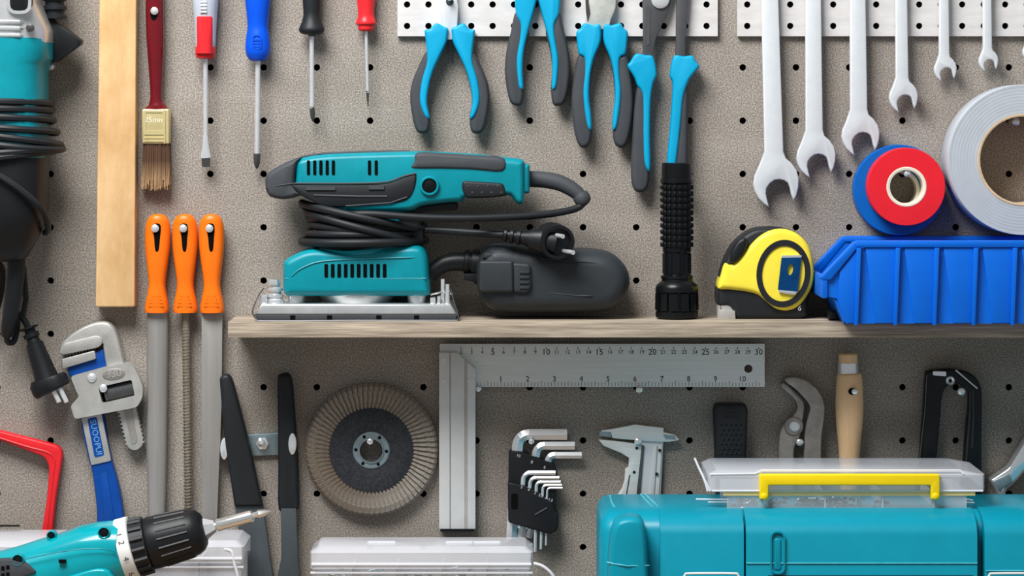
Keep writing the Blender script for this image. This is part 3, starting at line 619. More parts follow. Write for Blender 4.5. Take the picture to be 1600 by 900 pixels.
t.b().text('6', 1250, 482, 9, 58.4, -12).done('case_logo', PALEINK, sh)

# blue bin
yb = yat(SHY, 120)
t = Th('storage_bin', 'blue plastic stacking bin with ribbed side at the shelf end', 'storage bin', 1450, 505, 118)
b = t.b(); sd = [(1303, 432), (1338, 388), (1740, 388), (1740, yb), (1322, yb), (1308, 466), (1292, 464), (1290, 436)]
b.prism(sd, 112, 116); b.prism([(x, y) for x, y in sd], 8, 11)
b.box(1320, yb-4, 1740, yb, 10, 114); b.box(1730, 388, 1740, yb, 10, 114); b.prism([(1290, 436), (1296, 436), (1328, yb), (1320, yb)], 10, 114); by = b.done('tub', BINB)
b = t.b()
for w0, w1 in ((110, 120), (3, 12)): b.prism([(1281, 433), (1287, 427), (1333, 378.5), (1340, 376), (1745, 376), (1745, 386.5), (1340, 386.5), (1298, 437), (1284, 437)], w0, w1, 2, 2)
b.prism(rnd(rect(1283, 431, 1293, 466), 3, 2), 6, 119, 1.5); b.done('rim', BINB)
b = t.b()
for i in range(7):
    x = 1336+61*i
    if i: b.prism([(x-45, 387), (x+5, 387), (x, yb-1), (x-30, yb-1)], 114, 118, 1)
    else: b.prism([(1312, 425), (1341, 389), (1336, yb-1), (1324, yb-1), (1310, 470)], 114, 118, 1)
    b.done('side_panel', BINB); b = t.b()
    b.prism([(x+2, 387), (x+9, 387), (x+4, yb+2), (x-1, yb+2)], 112, 122, .8); b.done('rib', BINB); b = t.b()
b.box(1302, 490, 1318, yb-2, 60, 80, 3); b.done('label_foot', BLACKP)

# ---------------------------------------------------------------- files with orange handles
def file_tool(label, x, xb, builder):
    t = Th('hand_file', label, 'file', x, 400, 22, 'files with orange handles')
    c = lambda y: x+(xb-x)*(y-335)/155
    pr = [(335, 6), (338, 12), (345, 17), (358, 19.6), (385, 19.6), (410, 17), (436, 13.6), (448, 13.2), (460, 15), (472, 17.6), (484, 19), (489, 18)]
    h = t.b().sweep([(c(y), y, 14, r, min(9, 4+r*.3)) for y, r in cr(pr, 3, False)], 24, 2.5).done('handle', ORANGE)
    t.b().prism(cr([(c(350)-6, 353), (c(350), 349), (c(350)+6, 353), (c(370)+5, 372), (c(390)+3, 391), (c(390)-2, 391), (c(370)-4, 372)], 3), 18, 23.3).done('hang_slot_shade', HOLE_SHADE, h)
    for i in range(4): t.b().prism(rnd(rect(c(462)-7-i*1.6, 461+i*5.2, c(462)+7+i*1.6, 463.6+i*5.2), 1, 1), 18, 22.8+.1*i).done('grip_ridge', ORANGE, h)
    b = t.b(); builder(t, b)
def half_round(t, b): b.sweep([(244.5, 486, 11, 17, 6), (243, 700, 11, 16, 6), (242.5, 880, 11, 12, 5)], 20, 2.0).done('blade', STEELG)
def round_f(t, b):
    n = 640; pa = []
    b.tube([(288.5, 486, 11, 6.4), (291, 640, 11, 6.2), (293, 880, 11, 4.5)], 10)
    for i in range(n):
        a = i*.72; y = 500+i*.58; x = 288.5+(y-486)*.0115; pa.append((x+6.0*math.cos(a), y, 11+3.7*math.sin(a)))
    b.tube(pa, 4, 1.1); b.done('blade', mat('round_file_steel', '8a8172', 0.5, 0.4, var=0.15, scale=200))
def flat_f(t, b): b.prism([(313.5, 486), (346.5, 486), (345, 640), (338, 810), (334, 880), (314, 880), (313, 640)], 9, 14, 1); b.done('blade', STEELG)
file_tool('half-round file with orange handle hanging beside the pipe wrench', 245.5, 243.5, half_round)
file_tool('round rat-tail file with orange handle between two wider files', 287.5, 288.5, round_f)
file_tool('flat file with orange handle beside the black shear handles', 329, 330.5, flat_f)
peg(242, 357, 27, 'steel peg holding the half-round file', 5); peg(286, 357, 27, 'steel peg holding the round file', 5); peg(327, 357, 27, 'steel peg holding the flat file', 5)

# ---------------------------------------------------------------- pipe wrench
t = Th('pipe_wrench', 'blue and silver pipe wrench hanging from a peg', 'pipe wrench', 165, 600, 22)
b = t.b(); b.prism(cr([(124, 648), (142, 640), (158, 645), (166, 690), (174, 726), (184, 762), (191, 806), (196, 860), (154, 860), (150, 800), (143, 740), (136, 715)], 3), 4, 16, 3, 3); hn = b.done('handle', BLUEW)
b = t.b(); b.prism([(155, 742), (166, 738), (178, 810), (180, 850), (164, 850)], 12, 17, 2); b.done('handle_rib', BLUEW, hn)
b = t.b(); b.prism(rnd([(126, 653), (157, 645), (172.5, 721), (141.5, 728)], 2, 2), 14, 17.5, 1); lb = b.done('label_panel', CASTWR, hn)
t.b().prism(rnd([(135.5, 655), (150, 651.5), (162, 712), (147, 716)], 3, 2), 16, 17.9).done('label_inset', BLUEW, hn)
t.b().text('SUOOPUI', 149, 684, 9.5, 18, -79).done('raised_lettering', LIGHTBLUE, lb)
b = t.b(); b.prism(rnd([(103, 577), (146, 552), (160, 546), (166, 575), (110, 590)], 2, 2), 4, 16, 1); b.done('head_frame', BLUEW, hn)
o = cr([(92, 549), (95, 537), (115, 519), (139, 507), (160, 503), (172, 507.5), (180, 519), (187, 543), (193, 568), (195, 590), (170, 590), (164, 570), (160, 545), (157, 538), (130, 548), (104, 555), (94, 555)], 3)
hj = t.b().prism(o, 3, 18, 4, 3, 3).done('hook_jaw', CASTWR)
t.b().prism(rnd([(92.5, 549), (99, 537), (150, 524.5), (159, 528), (159.5, 537), (154, 543), (100, 554.5), (94, 554)], 4, 2), 10, 20, 1.2).done('jaw_plate', CASTWR, hj)
b = t.b()
for i in range(10): x, y = 104+i*4.9, 553.5-i*1.25; b.prism([(x-2.3, y), (x+2.3, y-1), (x+.5, y+4)], 8, 19.5)
b.done('jaw_teeth', STEELT, hj)
b = t.b(); b.prism(rnd([(96, 561.5), (147, 548), (149.5, 561), (98, 576.5)], 2, 2), 6, 20, 1); b.done('heel_jaw', CASTWR)
o = rnd([(110.5, 588), (163, 573.5), (200, 566), (209, 572), (219, 592), (224, 606), (222, 622), (214.5, 636), (117, 654.5), (110.5, 634), (124, 619), (120, 612)], 5, 3)
win = rnd([(154, 605), (206, 593), (211, 618), (160, 630)], 3, 2)
hs = t.b().holed(o, [win], 12, 24).done('jaw_housing', CASTWR)
b = t.b(); b.prism(win, 5, 12.5); b.done('window_shade_back', HOLE_SHADE, hs)
b = t.b(); b.lathe((163, 617, 15), (210, 606, 15), [(0, 12.5), (.02, 13)]+[(i/24, 13 if i % 2 else 12) for i in range(1, 24)]+[(1, 12.5)], 20); b.done('adjusting_nut', STEELD, hs)
b = t.b(); o = ell(178, 584.5, 18, 9, 28, -7); b.prism(o, 22, 24.6, .8); op = b.done('size_plate', AGED, hs)
t.b().text('330', 178, 584, 12, 24.7, 7, .3).done('size_number', CASTWR, op)
t.b().disc(144, 590, [(20, 7), (25, 7), (26, 5), (26.3, 2)], 18).done('rivet', STEELB, hs)
rk = [(182, 634), (209, 630), (222, 688), (221, 698), (213, 705), (204, 705), (197, 699)]
rb = t.b().prism(rnd(rk, 4, 3), 4, 14, 1.5).done('hook_shank', CASTWR, hj)
b = t.b(); b.prism(rnd([(191, 640), (204, 637), (213, 690), (209, 695), (204, 694)], 3, 2), 13, 14.6); b.done('shank_groove', AGED, hj)
b = t.b()
for i in range(9):
    x, y = 209.5+i*1.45, 641+i*6.4; b.prism([(x-2, y-2.6), (x+3.4, y-.5), (x-1, y+2.6)], 5, 13.5)
    x, y = 184+i*1.55, 645+i*6.2; b.prism([(x+2, y-2.6), (x-3.4, y+.5), (x+2.5, y+2.6)], 5, 13.5)
b.done('shank_teeth', CASTWR, hj, kind='stuff')
peg(161, 607, 26, 'steel peg in the pipe wrench window', 5)

# ---------------------------------------------------------------- red saw frame
t = Th('saw_frame', 'red painted bow saw frame with one bent corner', 'saw', 70, 720, 14)
o = rnd([(-60, 655), (0, 673), (69, 690.5), (92, 697), (98, 708), (96, 724), (87, 779), (79, 860), (60, 860), (73, 779), (76.5, 730), (70, 715), (36, 702), (0, 688.5), (-60, 672)], 7, 3)
fr = t.b().prism(o, 3, 14, 3.5, 3, 2.5, back=2).done('frame', REDF)
t.b().tube(cr([(-50, 668, 14), (36, 696, 14), (72, 706, 14), (84, 716, 14), (84, 735, 14), (70, 850, 14)], 4, False), 6, 1.6).done('frame_ridge', REDF, fr)

# ---------------------------------------------------------------- shears, bracket
t = Th('steel_shears', 'long steel shears with two straight black dipped handles', 'shears', 410, 700, 18)
b = t.b(); b.prism(cr([(343, 600), (343.5, 590), (352, 584.5), (360, 588), (365, 600)], 3, False)+[(377, 645), (392, 705), (405, 764), (411, 792), (366, 792), (359, 745), (352, 700), (347, 650)], 5, 19, 6, 4, 5, back=4); b.done('grip', BLACKR)
b = t.b(); b.prism([(366, 788), (410, 788), (426, 900), (436, 980), (440, 1060), (400, 1100), (396, 1000), (384, 900)], 8, 15, 2); b.done('shank', SHEARST)
b = t.b(); b.prism(cr([(433, 594), (437, 585.5), (444, 583), (452, 585), (457, 600), (461, 650), (465, 711), (467, 770), (466.5, 796), (451, 799), (435, 797), (434, 740), (433.5, 660)], 3), 5, 19, 7, 4, 6, back=4); b.done('grip', BLACKR)
b = t.b(); b.prism([(439, 794), (463, 794), (466, 870), (468, 900), (462, 1000), (446, 1100), (420, 1090), (430, 980), (434, 900), (440, 870)], 15, 20, 2); b.done('shank', SHEARST)
t.b().disc(430, 1010, [(5, 14), (24, 14), (26, 10)], 20).done('pivot_bolt', STEELT)
for x, y in ((350, 702), (457, 693.5)): t.b().prism(ell(x, y, 6.5, 17, 20), 8, 20.5 if x > 400 else 16, 2).done('stop_stud', STEELB)
t = Th('mounting_bracket', 'small galvanised bracket bolted between the black shear handles', 'bracket', 410, 694, 6)
t.b().prism(rnd([(380, 680), (440, 676), (440, 711), (384, 713)], 3, 2), .8, 5, 1).done('plate', ZINC)
b = t.b(); b.disc(410, 693, [(4, 10), (8, 10), (8.6, 8.5)], 6); b.disc(409, 690, [(8, 6), (13, 6), (14.5, 3)], 12); b.done('bolt', STEELB)

# ---------------------------------------------------------------- flap disc
FC = (580, 704)
t = Th('flap_disc', 'round abrasive flap disc with dark hub hanging on the board', 'flap disc', FC[0], FC[1], 16)
t.b().disc(*FC, [(3, 20), (3, 98), (6, 100), (8, 66), (13.5, 66), (14.5, 63), (14.5, 26), (12, 20)], 64, True).done('backing_plate', FIBRE)
NF = 72; fl = None
for i in range(NF):
    a = 2*math.pi*i/NF; ca, sa = math.cos(a), math.sin(a)
    if fl is None:
        b = t.b(); rr = []
        for r, w, hw in ((61, 11.5, 3.2), (66, 13.5, 3.2), (90, 14.5, 4.6), (99, 13, 5.2), (103, 9, 5.4), (104, 4, 5.4)):
            sk = (r-60)*.16; o = []
            for sgn, dw in ((-1, -2.6), (1, 0.6)):
                o += [(FC[0]+r, FC[1]+sgn*hw+sk, w+dw)]
            for sgn, dw in ((1, -1.4), (-1, -4.4)): o += [(FC[0]+r-1.2, FC[1]+sgn*hw+sk, w+dw)]
            rr.append([b.v(*p) for p in o])
        b.rings(rr); fl = b.done('flap', ABRAS, flat=True); fl.data.materials.append(ABRASE)
        for p in fl.data.polygons:
            if abs(p.normal.z) > .75: p.material_index = 1
        continue
    o = fl.copy(); COL.objects.link(o); o.parent = t.root; o.rotation_euler = (0, a, 0)
hub = t.b().disc(*FC, [(12, 18), (12, 29), (15, 29), (16, 27), (15.6, 20), (17.5, 19.5), (17.5, 18)], 40, True).done('hub_ring', ZINC)
for i in range(6):
    a = math.pi/3*i+.05; t.b().disc(FC[0]+24*math.cos(a), FC[1]+24*math.sin(a), [(14, 2.6), (16.2, 2.6)], 10).done('hub_hole_shade', HOLE_SHADE, hub)
peg(578, 690, 20, 'steel peg in the centre of the flap disc', 4)

# ---------------------------------------------------------------- try square
t = Th('try_square', 'aluminium try square with printed ruler blade under the shelf', 'try square', 715, 605, 16)
b = t.b(); b.holed([(687, 538), (1195.5, 538), (1195.5, 605.5), (687, 605.5)], [ell(1170, 577, 6.5)], 8, 10.5); bl = b.done('blade', ALU)
b = t.b(); b.box(687, 538, 1195.5, 540.5, 8, 11.2); b.box(687, 541, 1195.5, 542.2, 10, 11.1); b.done('blade_lip', ALU, bl)
b = t.b()
for n in range(2, 31):
    x = 687+16.64*n
    b.box(x-.6, 543, x+.6, 546.5, 10.3, 10.75)
for n in range(4*4, 12*16-4):
    x = 741+42.0/16*(n-16); ln = 8 if n % 8 == 0 else 5.5
    if x < 1190 and n % 2 == 0: b.box(x-.35, 604-ln, x+.35, 604, 10.3, 10.75)
b.done('tick_marks', TICK, bl, kind='stuff')
b = t.b()
for n in range(2, 31): b.text(str(n), 687+16.64*n, 551, 9.5 if n % 5 == 0 else 6.0, 10.6)
for n in range(1, 11): b.text(str(n), 740.5+42.0*n, 593, 8.5, 10.6)
b.done('ruler_numbers', INK, bl, kind='stuff')
b = t.b(); st = [(686, 550.5), (715, 550.5), (743, 577), (743, 826.5), (686, 826.5)]; b.prism(st, 3, 16.5, 1.2, 2); sk = b.done('stock', ALUST)
b = t.b(); b.box(702.5, 551, 704, 826, 16, 16.9); b.box(726, 562, 727.2, 826, 16, 16.9); b.box(729, 564, 730, 826, 16, 16.9); b.done('stock_groove', AGED, sk)
for x, y in ((694, 562), (694, 595.5), (733, 595.5)): t.b().disc(x, y, [(16, 3), (17.1, 3), (17.2, 2)], 12).done('rivet', ALU, sk)
t.b().box(688, 826.5, 741, 831, 3, 15).done('end_cap', BLACKP, sk)
peg(747.5, 607.5, 14, 'steel peg under the try square corner', 4); peg(999, 609, 20, 'steel peg under the middle of the ruler blade', 4.4)

# ---------------------------------------------------------------- hex keys
t = Th('hex_key_holder', 'black plastic hex key holder with two tiers of slots', 'tool holder', 830, 770, 16)
bk = t.b().prism(rnd([(795, 704), (817, 706), (866, 725), (871, 740), (868, 800), (800, 806), (794, 760)], 4, 2), 3, 16.5, 2, 2).done('back_tier', BLACKP)
fr = t.b().prism(rnd([(793.5, 752), (818, 757), (840, 768), (864, 786), (866, 796), (873, 802), (871, 827), (860, 834), (794, 815)], 4, 2), 3, 22.5, 2.5, 3).done('front_tier', BLACKP)
t.b().prism(rnd(rect(799, 770, 809, 794), 2, 2), 21, 23).done('clip_slot_shade', HOLE_SHADE, fr)
t.b().tube([(836, 803, 22.6), (855, 792, 22.6)], 6, 1.4).done('holder_mark', GREYR, fr)
b = t.b()
for s_, x, y in (('10', 810, 712), ('8', 831, 722), ('6', 851, 730)): b.text(s_, x, y, 5, 16.6, -15)
b.done('size_numbers', PALEINK, bk, kind='stuff')
b = t.b()
for s_, x, y in (('5', 815, 760), ('4', 826, 764), ('3', 836, 769), ('2.5', 845, 773), ('2', 853, 776), ('1.5', 860, 780)): b.text(s_, x, y, 4.5, 22.6, -20)
b.done('size_numbers', PALEINK, fr, kind='stuff')
def hexkey(label, x0, y0, xb, yb_, x1, yh, r, w, br):
    t = Th('hex_key', label, 'hex key', x1, yh, w, 'hex keys in the black holder', solo=True)
    u = (Vector((xb, yb_))-Vector((x0, y0))).normalized(); xc = x0+u.x*(yh+br-y0)/u.y
    path = [(x0, y0, w), (xc, yh+br, w)]
    for j in range(1, 7): a = math.pi/2*j/6; path.append((xc+br*(1-math.cos(a)), yh+br-br*math.sin(a), w))
    path.append((x1, yh, w)); t.b().tube(path, 6, r*1.12).done('hex_key', STEELB, flat=True)
hexkey('largest hex key at the top of the black holder', 799, 842, 808, 704, 886, 678.5, 8.6, 9, 18)
hexkey('second largest hex key below the thickest one in the holder', 814, 840, 837, 712, 898, 696, 6.4, 9, 13)
hexkey('third largest hex key, longest arm out of the holder', 826, 840, 856, 722, 909, 711, 5.2, 9, 10)
hexkey('thickest hex key of the front tier of the holder', 812, 825, 817, 755, 868, 738.5, 3.4, 18.5, 12)
hexkey('second hex key of the front tier of the holder', 824, 826, 828, 757, 874, 746.5, 2.7, 18.5, 9)
hexkey('third hex key of the front tier of the holder', 836, 862, 838, 760, 876, 753, 2.4, 18.5, 7)
hexkey('fourth hex key of the front tier of the holder', 845, 858, 848, 764, 878, 758, 2.0, 18.5, 6)
hexkey('thinnest hex key of the front tier of the holder', 853, 852, 855, 767, 879, 762.5, 1.5, 18.5, 5)
peg(830.5, 690, 16, 'steel peg between the large hex keys', 3.8)

# ---------------------------------------------------------------- caliper
t = Th('vernier_caliper', 'steel vernier caliper with open jaws behind the teal toolbox', 'caliper', 1000, 700, 12)
t.b().prism([(1000, 686), (1037, 689), (1030, 830), (988, 830)], 3, 7.5, .8).done('beam', STEELS)
b = t.b(); b.prism([(940, 673), (956, 671), (992, 664), (1037, 669), (1037, 676), (1055, 680), (1062, 688), (1046, 691), (1034, 691), (1000, 689), (957, 685), (955, 679), (938, 678)], 5, 10, 1); b.done('fixed_jaw', ALU)
for q, z in (([(1036, 679), (1055, 681), (1056, 687), (1040, 686)], 10.6), ([(937, 674), (955, 675.5), (955, 683.5), (936, 681)], 10.4)): t.b().prism(q, 6, z).done('jaw_face', ZINC)
b = t.b(); b.prism([(935, 687), (965, 690), (995, 694), (1003, 698), (992, 800), (960, 800), (962, 778), (972, 764), (976, 750), (977, 733), (982, 730), (983, 716), (970, 708), (943, 697)], 4, 10.5, 1.2); sl = b.done('sliding_jaw', ALU)
b = t.b(); b.prism([(1002, 697), (1007, 697), (997, 810), (991, 810)], 7, 9.5, .5); b.done('beam_slot', STEELD)
b = t.b(); b.prism([(1021, 696), (1027, 697), (1020, 810), (1013, 810)], 7, 9.6, .8); b.prism([(1029, 698), (1035, 694), (1028, 810), (1021, 810)], 6, 9.2, .8); b.done('beam_rail', ALUST)
for x, y in ((995, 700.5), (991, 738), (1031, 704), (1026.5, 741)): t.b().disc(x, y, [(7, 2.4), (10.9, 2.4), (11, 1.6)], 12).done('screw', INK)
t.b().tube([(984, 742, 10.6), (979, 772, 10.6), (978, 790, 10.6)], 6, 1).done('vernier_edge', STEELD, sl)
peg(997, 690.5, 16, 'steel peg holding the caliper', 4.8)

# ---------------------------------------------------------------- rubber handle, old pliers, wooden handle, black saw, chrome spanner
t = Th('rubber_handle', 'black rubber tool handle with dimpled grip above the organizer box', 'tool handle', 1142, 680, 24)
hd = t.b().prism(rnd([(1118, 631), (1165, 631), (1169, 640), (1167, 700), (1165, 800), (1120, 800), (1117, 700), (1115, 640)], 5, 3), 3, 24, 6, 4, 5, back=3).done('grip', BLACKR)
b = t.b()
for j in range(7):
    for i in range(5 if j % 2 == 0 else 4): b.ball(1127+i*7.6+(3.8 if j % 2 else 0), 664+j*7.5, 23.4, 2.5, 6)
for j in range(3): b.prism(rnd(rect(1131, 650-j*6.5, 1155, 652.5-j*6.5), 1, 1), 23, 24.6)
b.done('grip_dimples', BLACKP, hd, kind='stuff')
t = Th('pliers', 'old worn steel pump pliers with bare curved jaws facing up', 'pliers', 1255, 680, 18)
o = cr([(1226, 592), (1240, 588.5), (1260, 594), (1276, 607), (1286, 622), (1289.5, 640), (1287, 665), (1284, 690), (1280, 800), (1256, 800), (1256.5, 720), (1258, 676), (1263, 650), (1266, 637), (1258, 624), (1240, 606), (1230, 599)], 3)
t.b().prism(o, 8, 16, 2.5, 3).done('jaw', AGED)
o = cr([(1221, 606), (1223, 598), (1230, 601), (1244, 612), (1256, 626), (1257.5, 642), (1255, 660), (1253, 676), (1248, 690), (1242, 702), (1241, 725), (1240, 800), (1216, 800), (1217, 725), (1219, 680), (1227, 662), (1238, 652), (1246, 640), (1244, 628), (1232, 615)], 3)
ja = t.b().prism(o, 5, 13, 2.5, 3).done('jaw', AGED)
t.b().disc(1241, 667, [(10, 15), (14, 15), (15, 13)], 24).done('joint_boss', AGED, ja)
t.b().disc(1242, 667, [(13, 8.5), (16.5, 8.5), (17.5, 6.5)], 18).done('joint_bolt', STEELS, ja)
b = t.b()
for i in range(7): x, y = 1231+i*4.2, 603.5+i*4.2; b.prism([(x-2, y-2), (x+2, y+2), (x+3.2, y-3)], 7, 14)
b.done('jaw_teeth', STEELT, ja, kind='stuff')
peg(1250, 691.5, 20, 'steel peg between the old pliers arms', 4.6)
t = Th('wooden_handled_tool', 'pale turned wooden tool handle with shiny metal ferrule', 'hand tool', 1329, 640, 32)
wh = [(585, 17), (588, 19.5), (600, 20.8), (625, 22), (645, 22), (670, 20.5), (695, 18), (720, 16.2), (760, 14.5), (820, 13)]
hd = t.b().vl(1330, 16, cr(wh, 3, False), 28).done('handle', HANDLEW)
t.b().vl(1328, 16, [(554, 13), (556, 15), (569, 15.5), (570, 14)], 24).done('butt', HANDLEW)
t.b().vl(1328, 16, [(569, 16), (570, 15.8), (585, 16.6), (587, 17)], 24).done('ferrule', STEELB)
t.b().prism(ell(1333, 612, 7, 5.5), 27, 30.2).done('hang_hole_shade', HOLE_SHADE, hd)
peg(1336, 612, 34, 'steel peg through the wooden handle', 4)
t = Th('hacksaw', 'black steel hacksaw frame bent into a narrow arch', 'saw', 1485, 640, 18)
o = cr([(1446, 590), (1450, 580), (1470, 577), (1494, 577), (1518, 584), (1531, 599), (1535, 620), (1534.5, 680), (1532, 800), (1502, 800), (1506, 720), (1511, 660), (1514, 622), (1509, 607), (1495, 600), (1481, 604), (1473, 618), (1470, 650), (1464, 720), (1460, 800), (1432, 800), (1437, 720), (1443, 640)], 4)
fr = t.b().prism(o, 4, 17, 3, 3, 3, back=2).done('frame', BLACKM)
b = t.b(); b.tube(cr([(1519, 700, 17.5), (1521, 650, 17.5), (1520, 610, 17.5)], 4, False), 6, 1.3); b.tube(cr([(1510, 720, 17.5), (1515, 650, 17.5), (1516, 612, 17.5)], 4, False), 6, 1.3); b.done('frame_groove', GREYR, fr)
t.b().tube([(1493, 578, 19), (1527, 607, 19)], 6, 1.3).done('blade_wire', STEELS)
t.b().prism(rnd([(1457, 579.5), (1478, 580), (1478, 588), (1457, 586)], 2, 2), 15, 21, 1).done('blade_pin', STEELB)
t.b().disc(1484.5, 594.5, [(16, 3), (16, 7), (20, 7), (21, 5.5), (20, 3)], 18, True).done('wing_ring', STEELB)
t.b().tube([(1437, 716, 19), (1445, 640, 19), (1448, 586, 19)], 6, .9).done('blade', STEELD)
peg(1503, 612, 16, 'steel peg holding the black hacksaw arch', 5)
t = Th('chrome_wrench', 'shiny chrome wrench leaning diagonally beside the organizer box', 'wrench', 1575, 740, 20)
o = rnd([(1546, 750), (1576, 730), (1590, 707), (1640, 625), (1668, 642), (1612, 725), (1590, 752), (1572, 768), (1572, 800), (1562, 800), (1558, 772)], 5, 3)
h = t.b().prism(o, 5, 19, 5, 4, 5).done('handle', CHROME)
t.b().prism(rnd([(1552, 752), (1578, 740), (1582, 752), (1562, 768)], 3, 2), 17, 20, 1).done('jaw_face', ZINC, h)

# ---------------------------------------------------------------- clear organizer boxes
def shell(b, x0, x1, yt, ybm, w0, w1, th=1.2, top=False, bottom=True):
    p = th/.6
    b.box(x0, yt, x1, ybm, w1-th, w1); b.box(x0, yt, x1, ybm, w0, w0+th); b.box(x0, yt, x0+p, ybm, w0+th, w1-th); b.box(x1-p, yt, x1, ybm, w0+th, w1-th)
    if bottom: b.box(x0, ybm-p, x1, ybm, w0, w1)
    if top: b.box(x0, yt, x1, yt+p, w0, w1)
    return b
def organizer(label, x0, x1, ytop, ybm, w0, w1, divs, sub, slots=True):
    t = Th('organizer_box', label, 'organizer box', (x0+x1)/2, ybm, w1)
    ls = ytop+26                                          # lid skirt
    b = t.b(); shell(b, x0+8, x1-8, ls+6, ybm, w0+6, w1-4); body = b.done('tray', CLEAR)
    for x in divs: t.b().box(x-1.2, ls+6, x+1.2, ybm-3, w0+8, w1-4).done('divider', MILKY, body)
    b = t.b(); o0 = rnd(rect(x0+14, -w1+5, x1-14, -w0-2), 8, 3); o1 = rnd(rect(x0+3, -w1, x1-3, -w0), 8, 3)
    b.rings([[b.v(p[0], y, -p[1]) for p in o] for o, y in ((o0, ytop), (o1, ytop+9), (o1, ls+8))], True, False); lid = b.done('lid', CLEARL)
    b = t.b(); b.tube([(x0+6, ls+1, w1), (x1-6, ls+1, w1)], 8, 2.6); b.done('lid_rib', MILKY, lid)
    b = t.b(); b.tube([(x0+4, ls+15, w1-3), (x1-4, ls+15, w1-3)], 8, 2.2); b.done('tray_rib', MILKY, body)
    return t, body, lid
def stack_base(label, x0, x1, ytop, w0, w1):
    t = Th('storage_crate', label, 'crate', (x0+x1)/2, ytop, w1)
    yb_ = CY+(BENCH-CY)*D/(D-w1/1000)
    b = t.b(); shell(b, x0, x1, ytop+5, yb_, w0, w1, 3); b.done('tub', GREYR); b = t.b(); b.box(x0-6, ytop, x1+6, ytop+8, w0-3, w1+3, 1); b.done('lid', BLACKP)
W1 = 112
t, body, lid = organizer('clear plastic organizer box behind the drill', -90, 384, 846, 1000, 30, W1, (20, 120, 220, 310), 1)
b = t.b(); b.tube(cr([(350, 858, W1-1), (362, 862, W1), (366, 880, W1), (372, 905, W1), (374, 960, W1)], 4, False), 8, 2.4); b.done('corner_rib', MILKY, lid)
t.b().box(-80, 836, 12, 838.5, 40, 44).done('hinge_rod', BLACKP, lid)
stack_base('dark lidded crate under the organizer box behind the drill', -90, 384, 1000, 30, W1)
W2 = 100
t, body, lid = organizer('clear plastic organizer box under the flap disc', 481, 836, 860-5, 1000, 30, W2, (551, 620, 691, 761), 1)
for x in (596, 718, 760): t.b(True).prism(rnd(rect(x-22, 845, x+22, 852), 3, 2), 70, 71).done('lid_window', MILKY, lid)
b = t.b(); b.tube(cr([(834, 880, W2), (848, 884, W2+2), (862, 896, W2+2), (872, 915, W2)], 5, False), 8, 2.4); b.done('latch_strap', MILKY, lid)
stack_base('dark lidded crate under the organizer box below the flap disc', 481, 836, 1000, 30, W2)
t = Th('hardware_pieces', 'assorted small grey and blue hardware inside the clear organizer box', 'hardware', 640, 960, 80, kind='stuff', solo=True)
b = t.b()
for i in range(150):
    c0, c1 = random.choice(((500, 543), (560, 611), (629, 682), (700, 752), (770, 812))); x = random.uniform(c0, c1-12); y = random.uniform(893, 985); w = random.uniform(48, 88); L = random.uniform(6, 12)
    b.tube([(x, y, w), (x+L, y+random.uniform(-4, 4), w+random.uniform(-3, 3))], 6, random.uniform(1.6, 3.6))
b.done('hardware_pieces', ZINC)

# ---------------------------------------------------------------- toolbox and organizer on it
TW = 195
t = Th('toolbox', 'large teal plastic power tool case standing on the workbench', 'toolbox', 1300, 1100, TW)
BY = CY+(BENCH-CY)*D/(D-TW/1000)
def prof(top, f, bk, r): return [(BY, bk), (top+6, bk), (top, bk+5), (top+.5, f-r), (top+3, f-r*.62), (top+9, f-r*.3), (top+18, f-r*.09), (top+30, f), (BY, f)]
b = t.b(); b.xloft([(938, prof(826, 166, 62, 20)), (942, prof(813, 171, 50, 26)), (950, prof(806, 174, 44, 30)), (962, prof(804, 176, 42, 32)), (1780, prof(804, 176, 42, 32))]); body = b.done('case_body', TEALD, smooth=50)
t.b().prism(cr([(947, 1050), (948, 950), (950, 880), (953, 842), (958, 822), (967, 811), (984, 807), (1000, 810), (1008, 823), (1011, 850), (1012, 880), (1015, 950), (1017, 1050)], 4), 168, 203, 9, 5, 9).done('corner_post', TEALD, body)
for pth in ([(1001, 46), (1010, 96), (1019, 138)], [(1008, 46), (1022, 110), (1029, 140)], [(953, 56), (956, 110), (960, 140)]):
    t.b(True).tube([(x, CY+(804.3-CY)*(D-TW/1000)/(D-w/1000), w) for x, w in pth], 8, 1.5).done('edge_ridge_highlight', TEALE, body)
def panel(x0, x1, up, f):
    b = t.b(); b.xloft([(x, [(BY, 160), (BY, f), (836, f), (820, f-5), (809, f-18), (804-up, f-36), (804-up, 70), (806, 66), (806, 160)]) for x in (x0, x1)]); return b.done('front_panel', TEALD, body, smooth=50)
panel(1032, 1163, .6, 190); fp = panel(1166, 1527, 1.6, 195); panel(1538, 1780, 2.2, 197.5)
b = t.b(); b.tube([(1166, 880, 195.5), (1527, 880, 195.5)], 6, 1.0); b.done('panel_seam_highlight', TEALE, fp)
t.b().tube([(948, 877, 200), (958, 879, 203), (980, 882, 204), (1014, 882, 201)], 6, 1.0).done('post_seam_highlight', TEALE, body)
t.b().tube([(1540, 891, 198), (1780, 891, 198)], 6, 1.0).done('panel_seam_highlight', TEALE, body)
sl_ = rnd(rect(1205.5, 832, 1224, 894), 9, 5)
t.b().holed(inset(sl_, -2.5), [sl_], 193, 197.5).done('slot_rim', TEALD, fp)
t.b().prism(rnd(rect(1208, 840, 1222, 892), 6, 4), 190, 196.2, 4, 4, 3).done('slot_bar', TEALD, fp)
for x0, x1 in ((1066, 1156), (1541, 1640)):
    b = t.b(); b.prism(rnd(rect(x0+4, 900, x1-4, 1000), 6), 192, 201, 2); lt = b.done('latch', TEALD)
    t.b().tube(cr([(x0, 905, 201), (x0+4, 896.5, 201), (x0+12, 894.5, 201), (x1-12, 894.5, 201), (x1-4, 896.5, 201), (x1, 905, 201)], 4, False), 8, 1.8).done('latch_rim', WHITEP, lt)
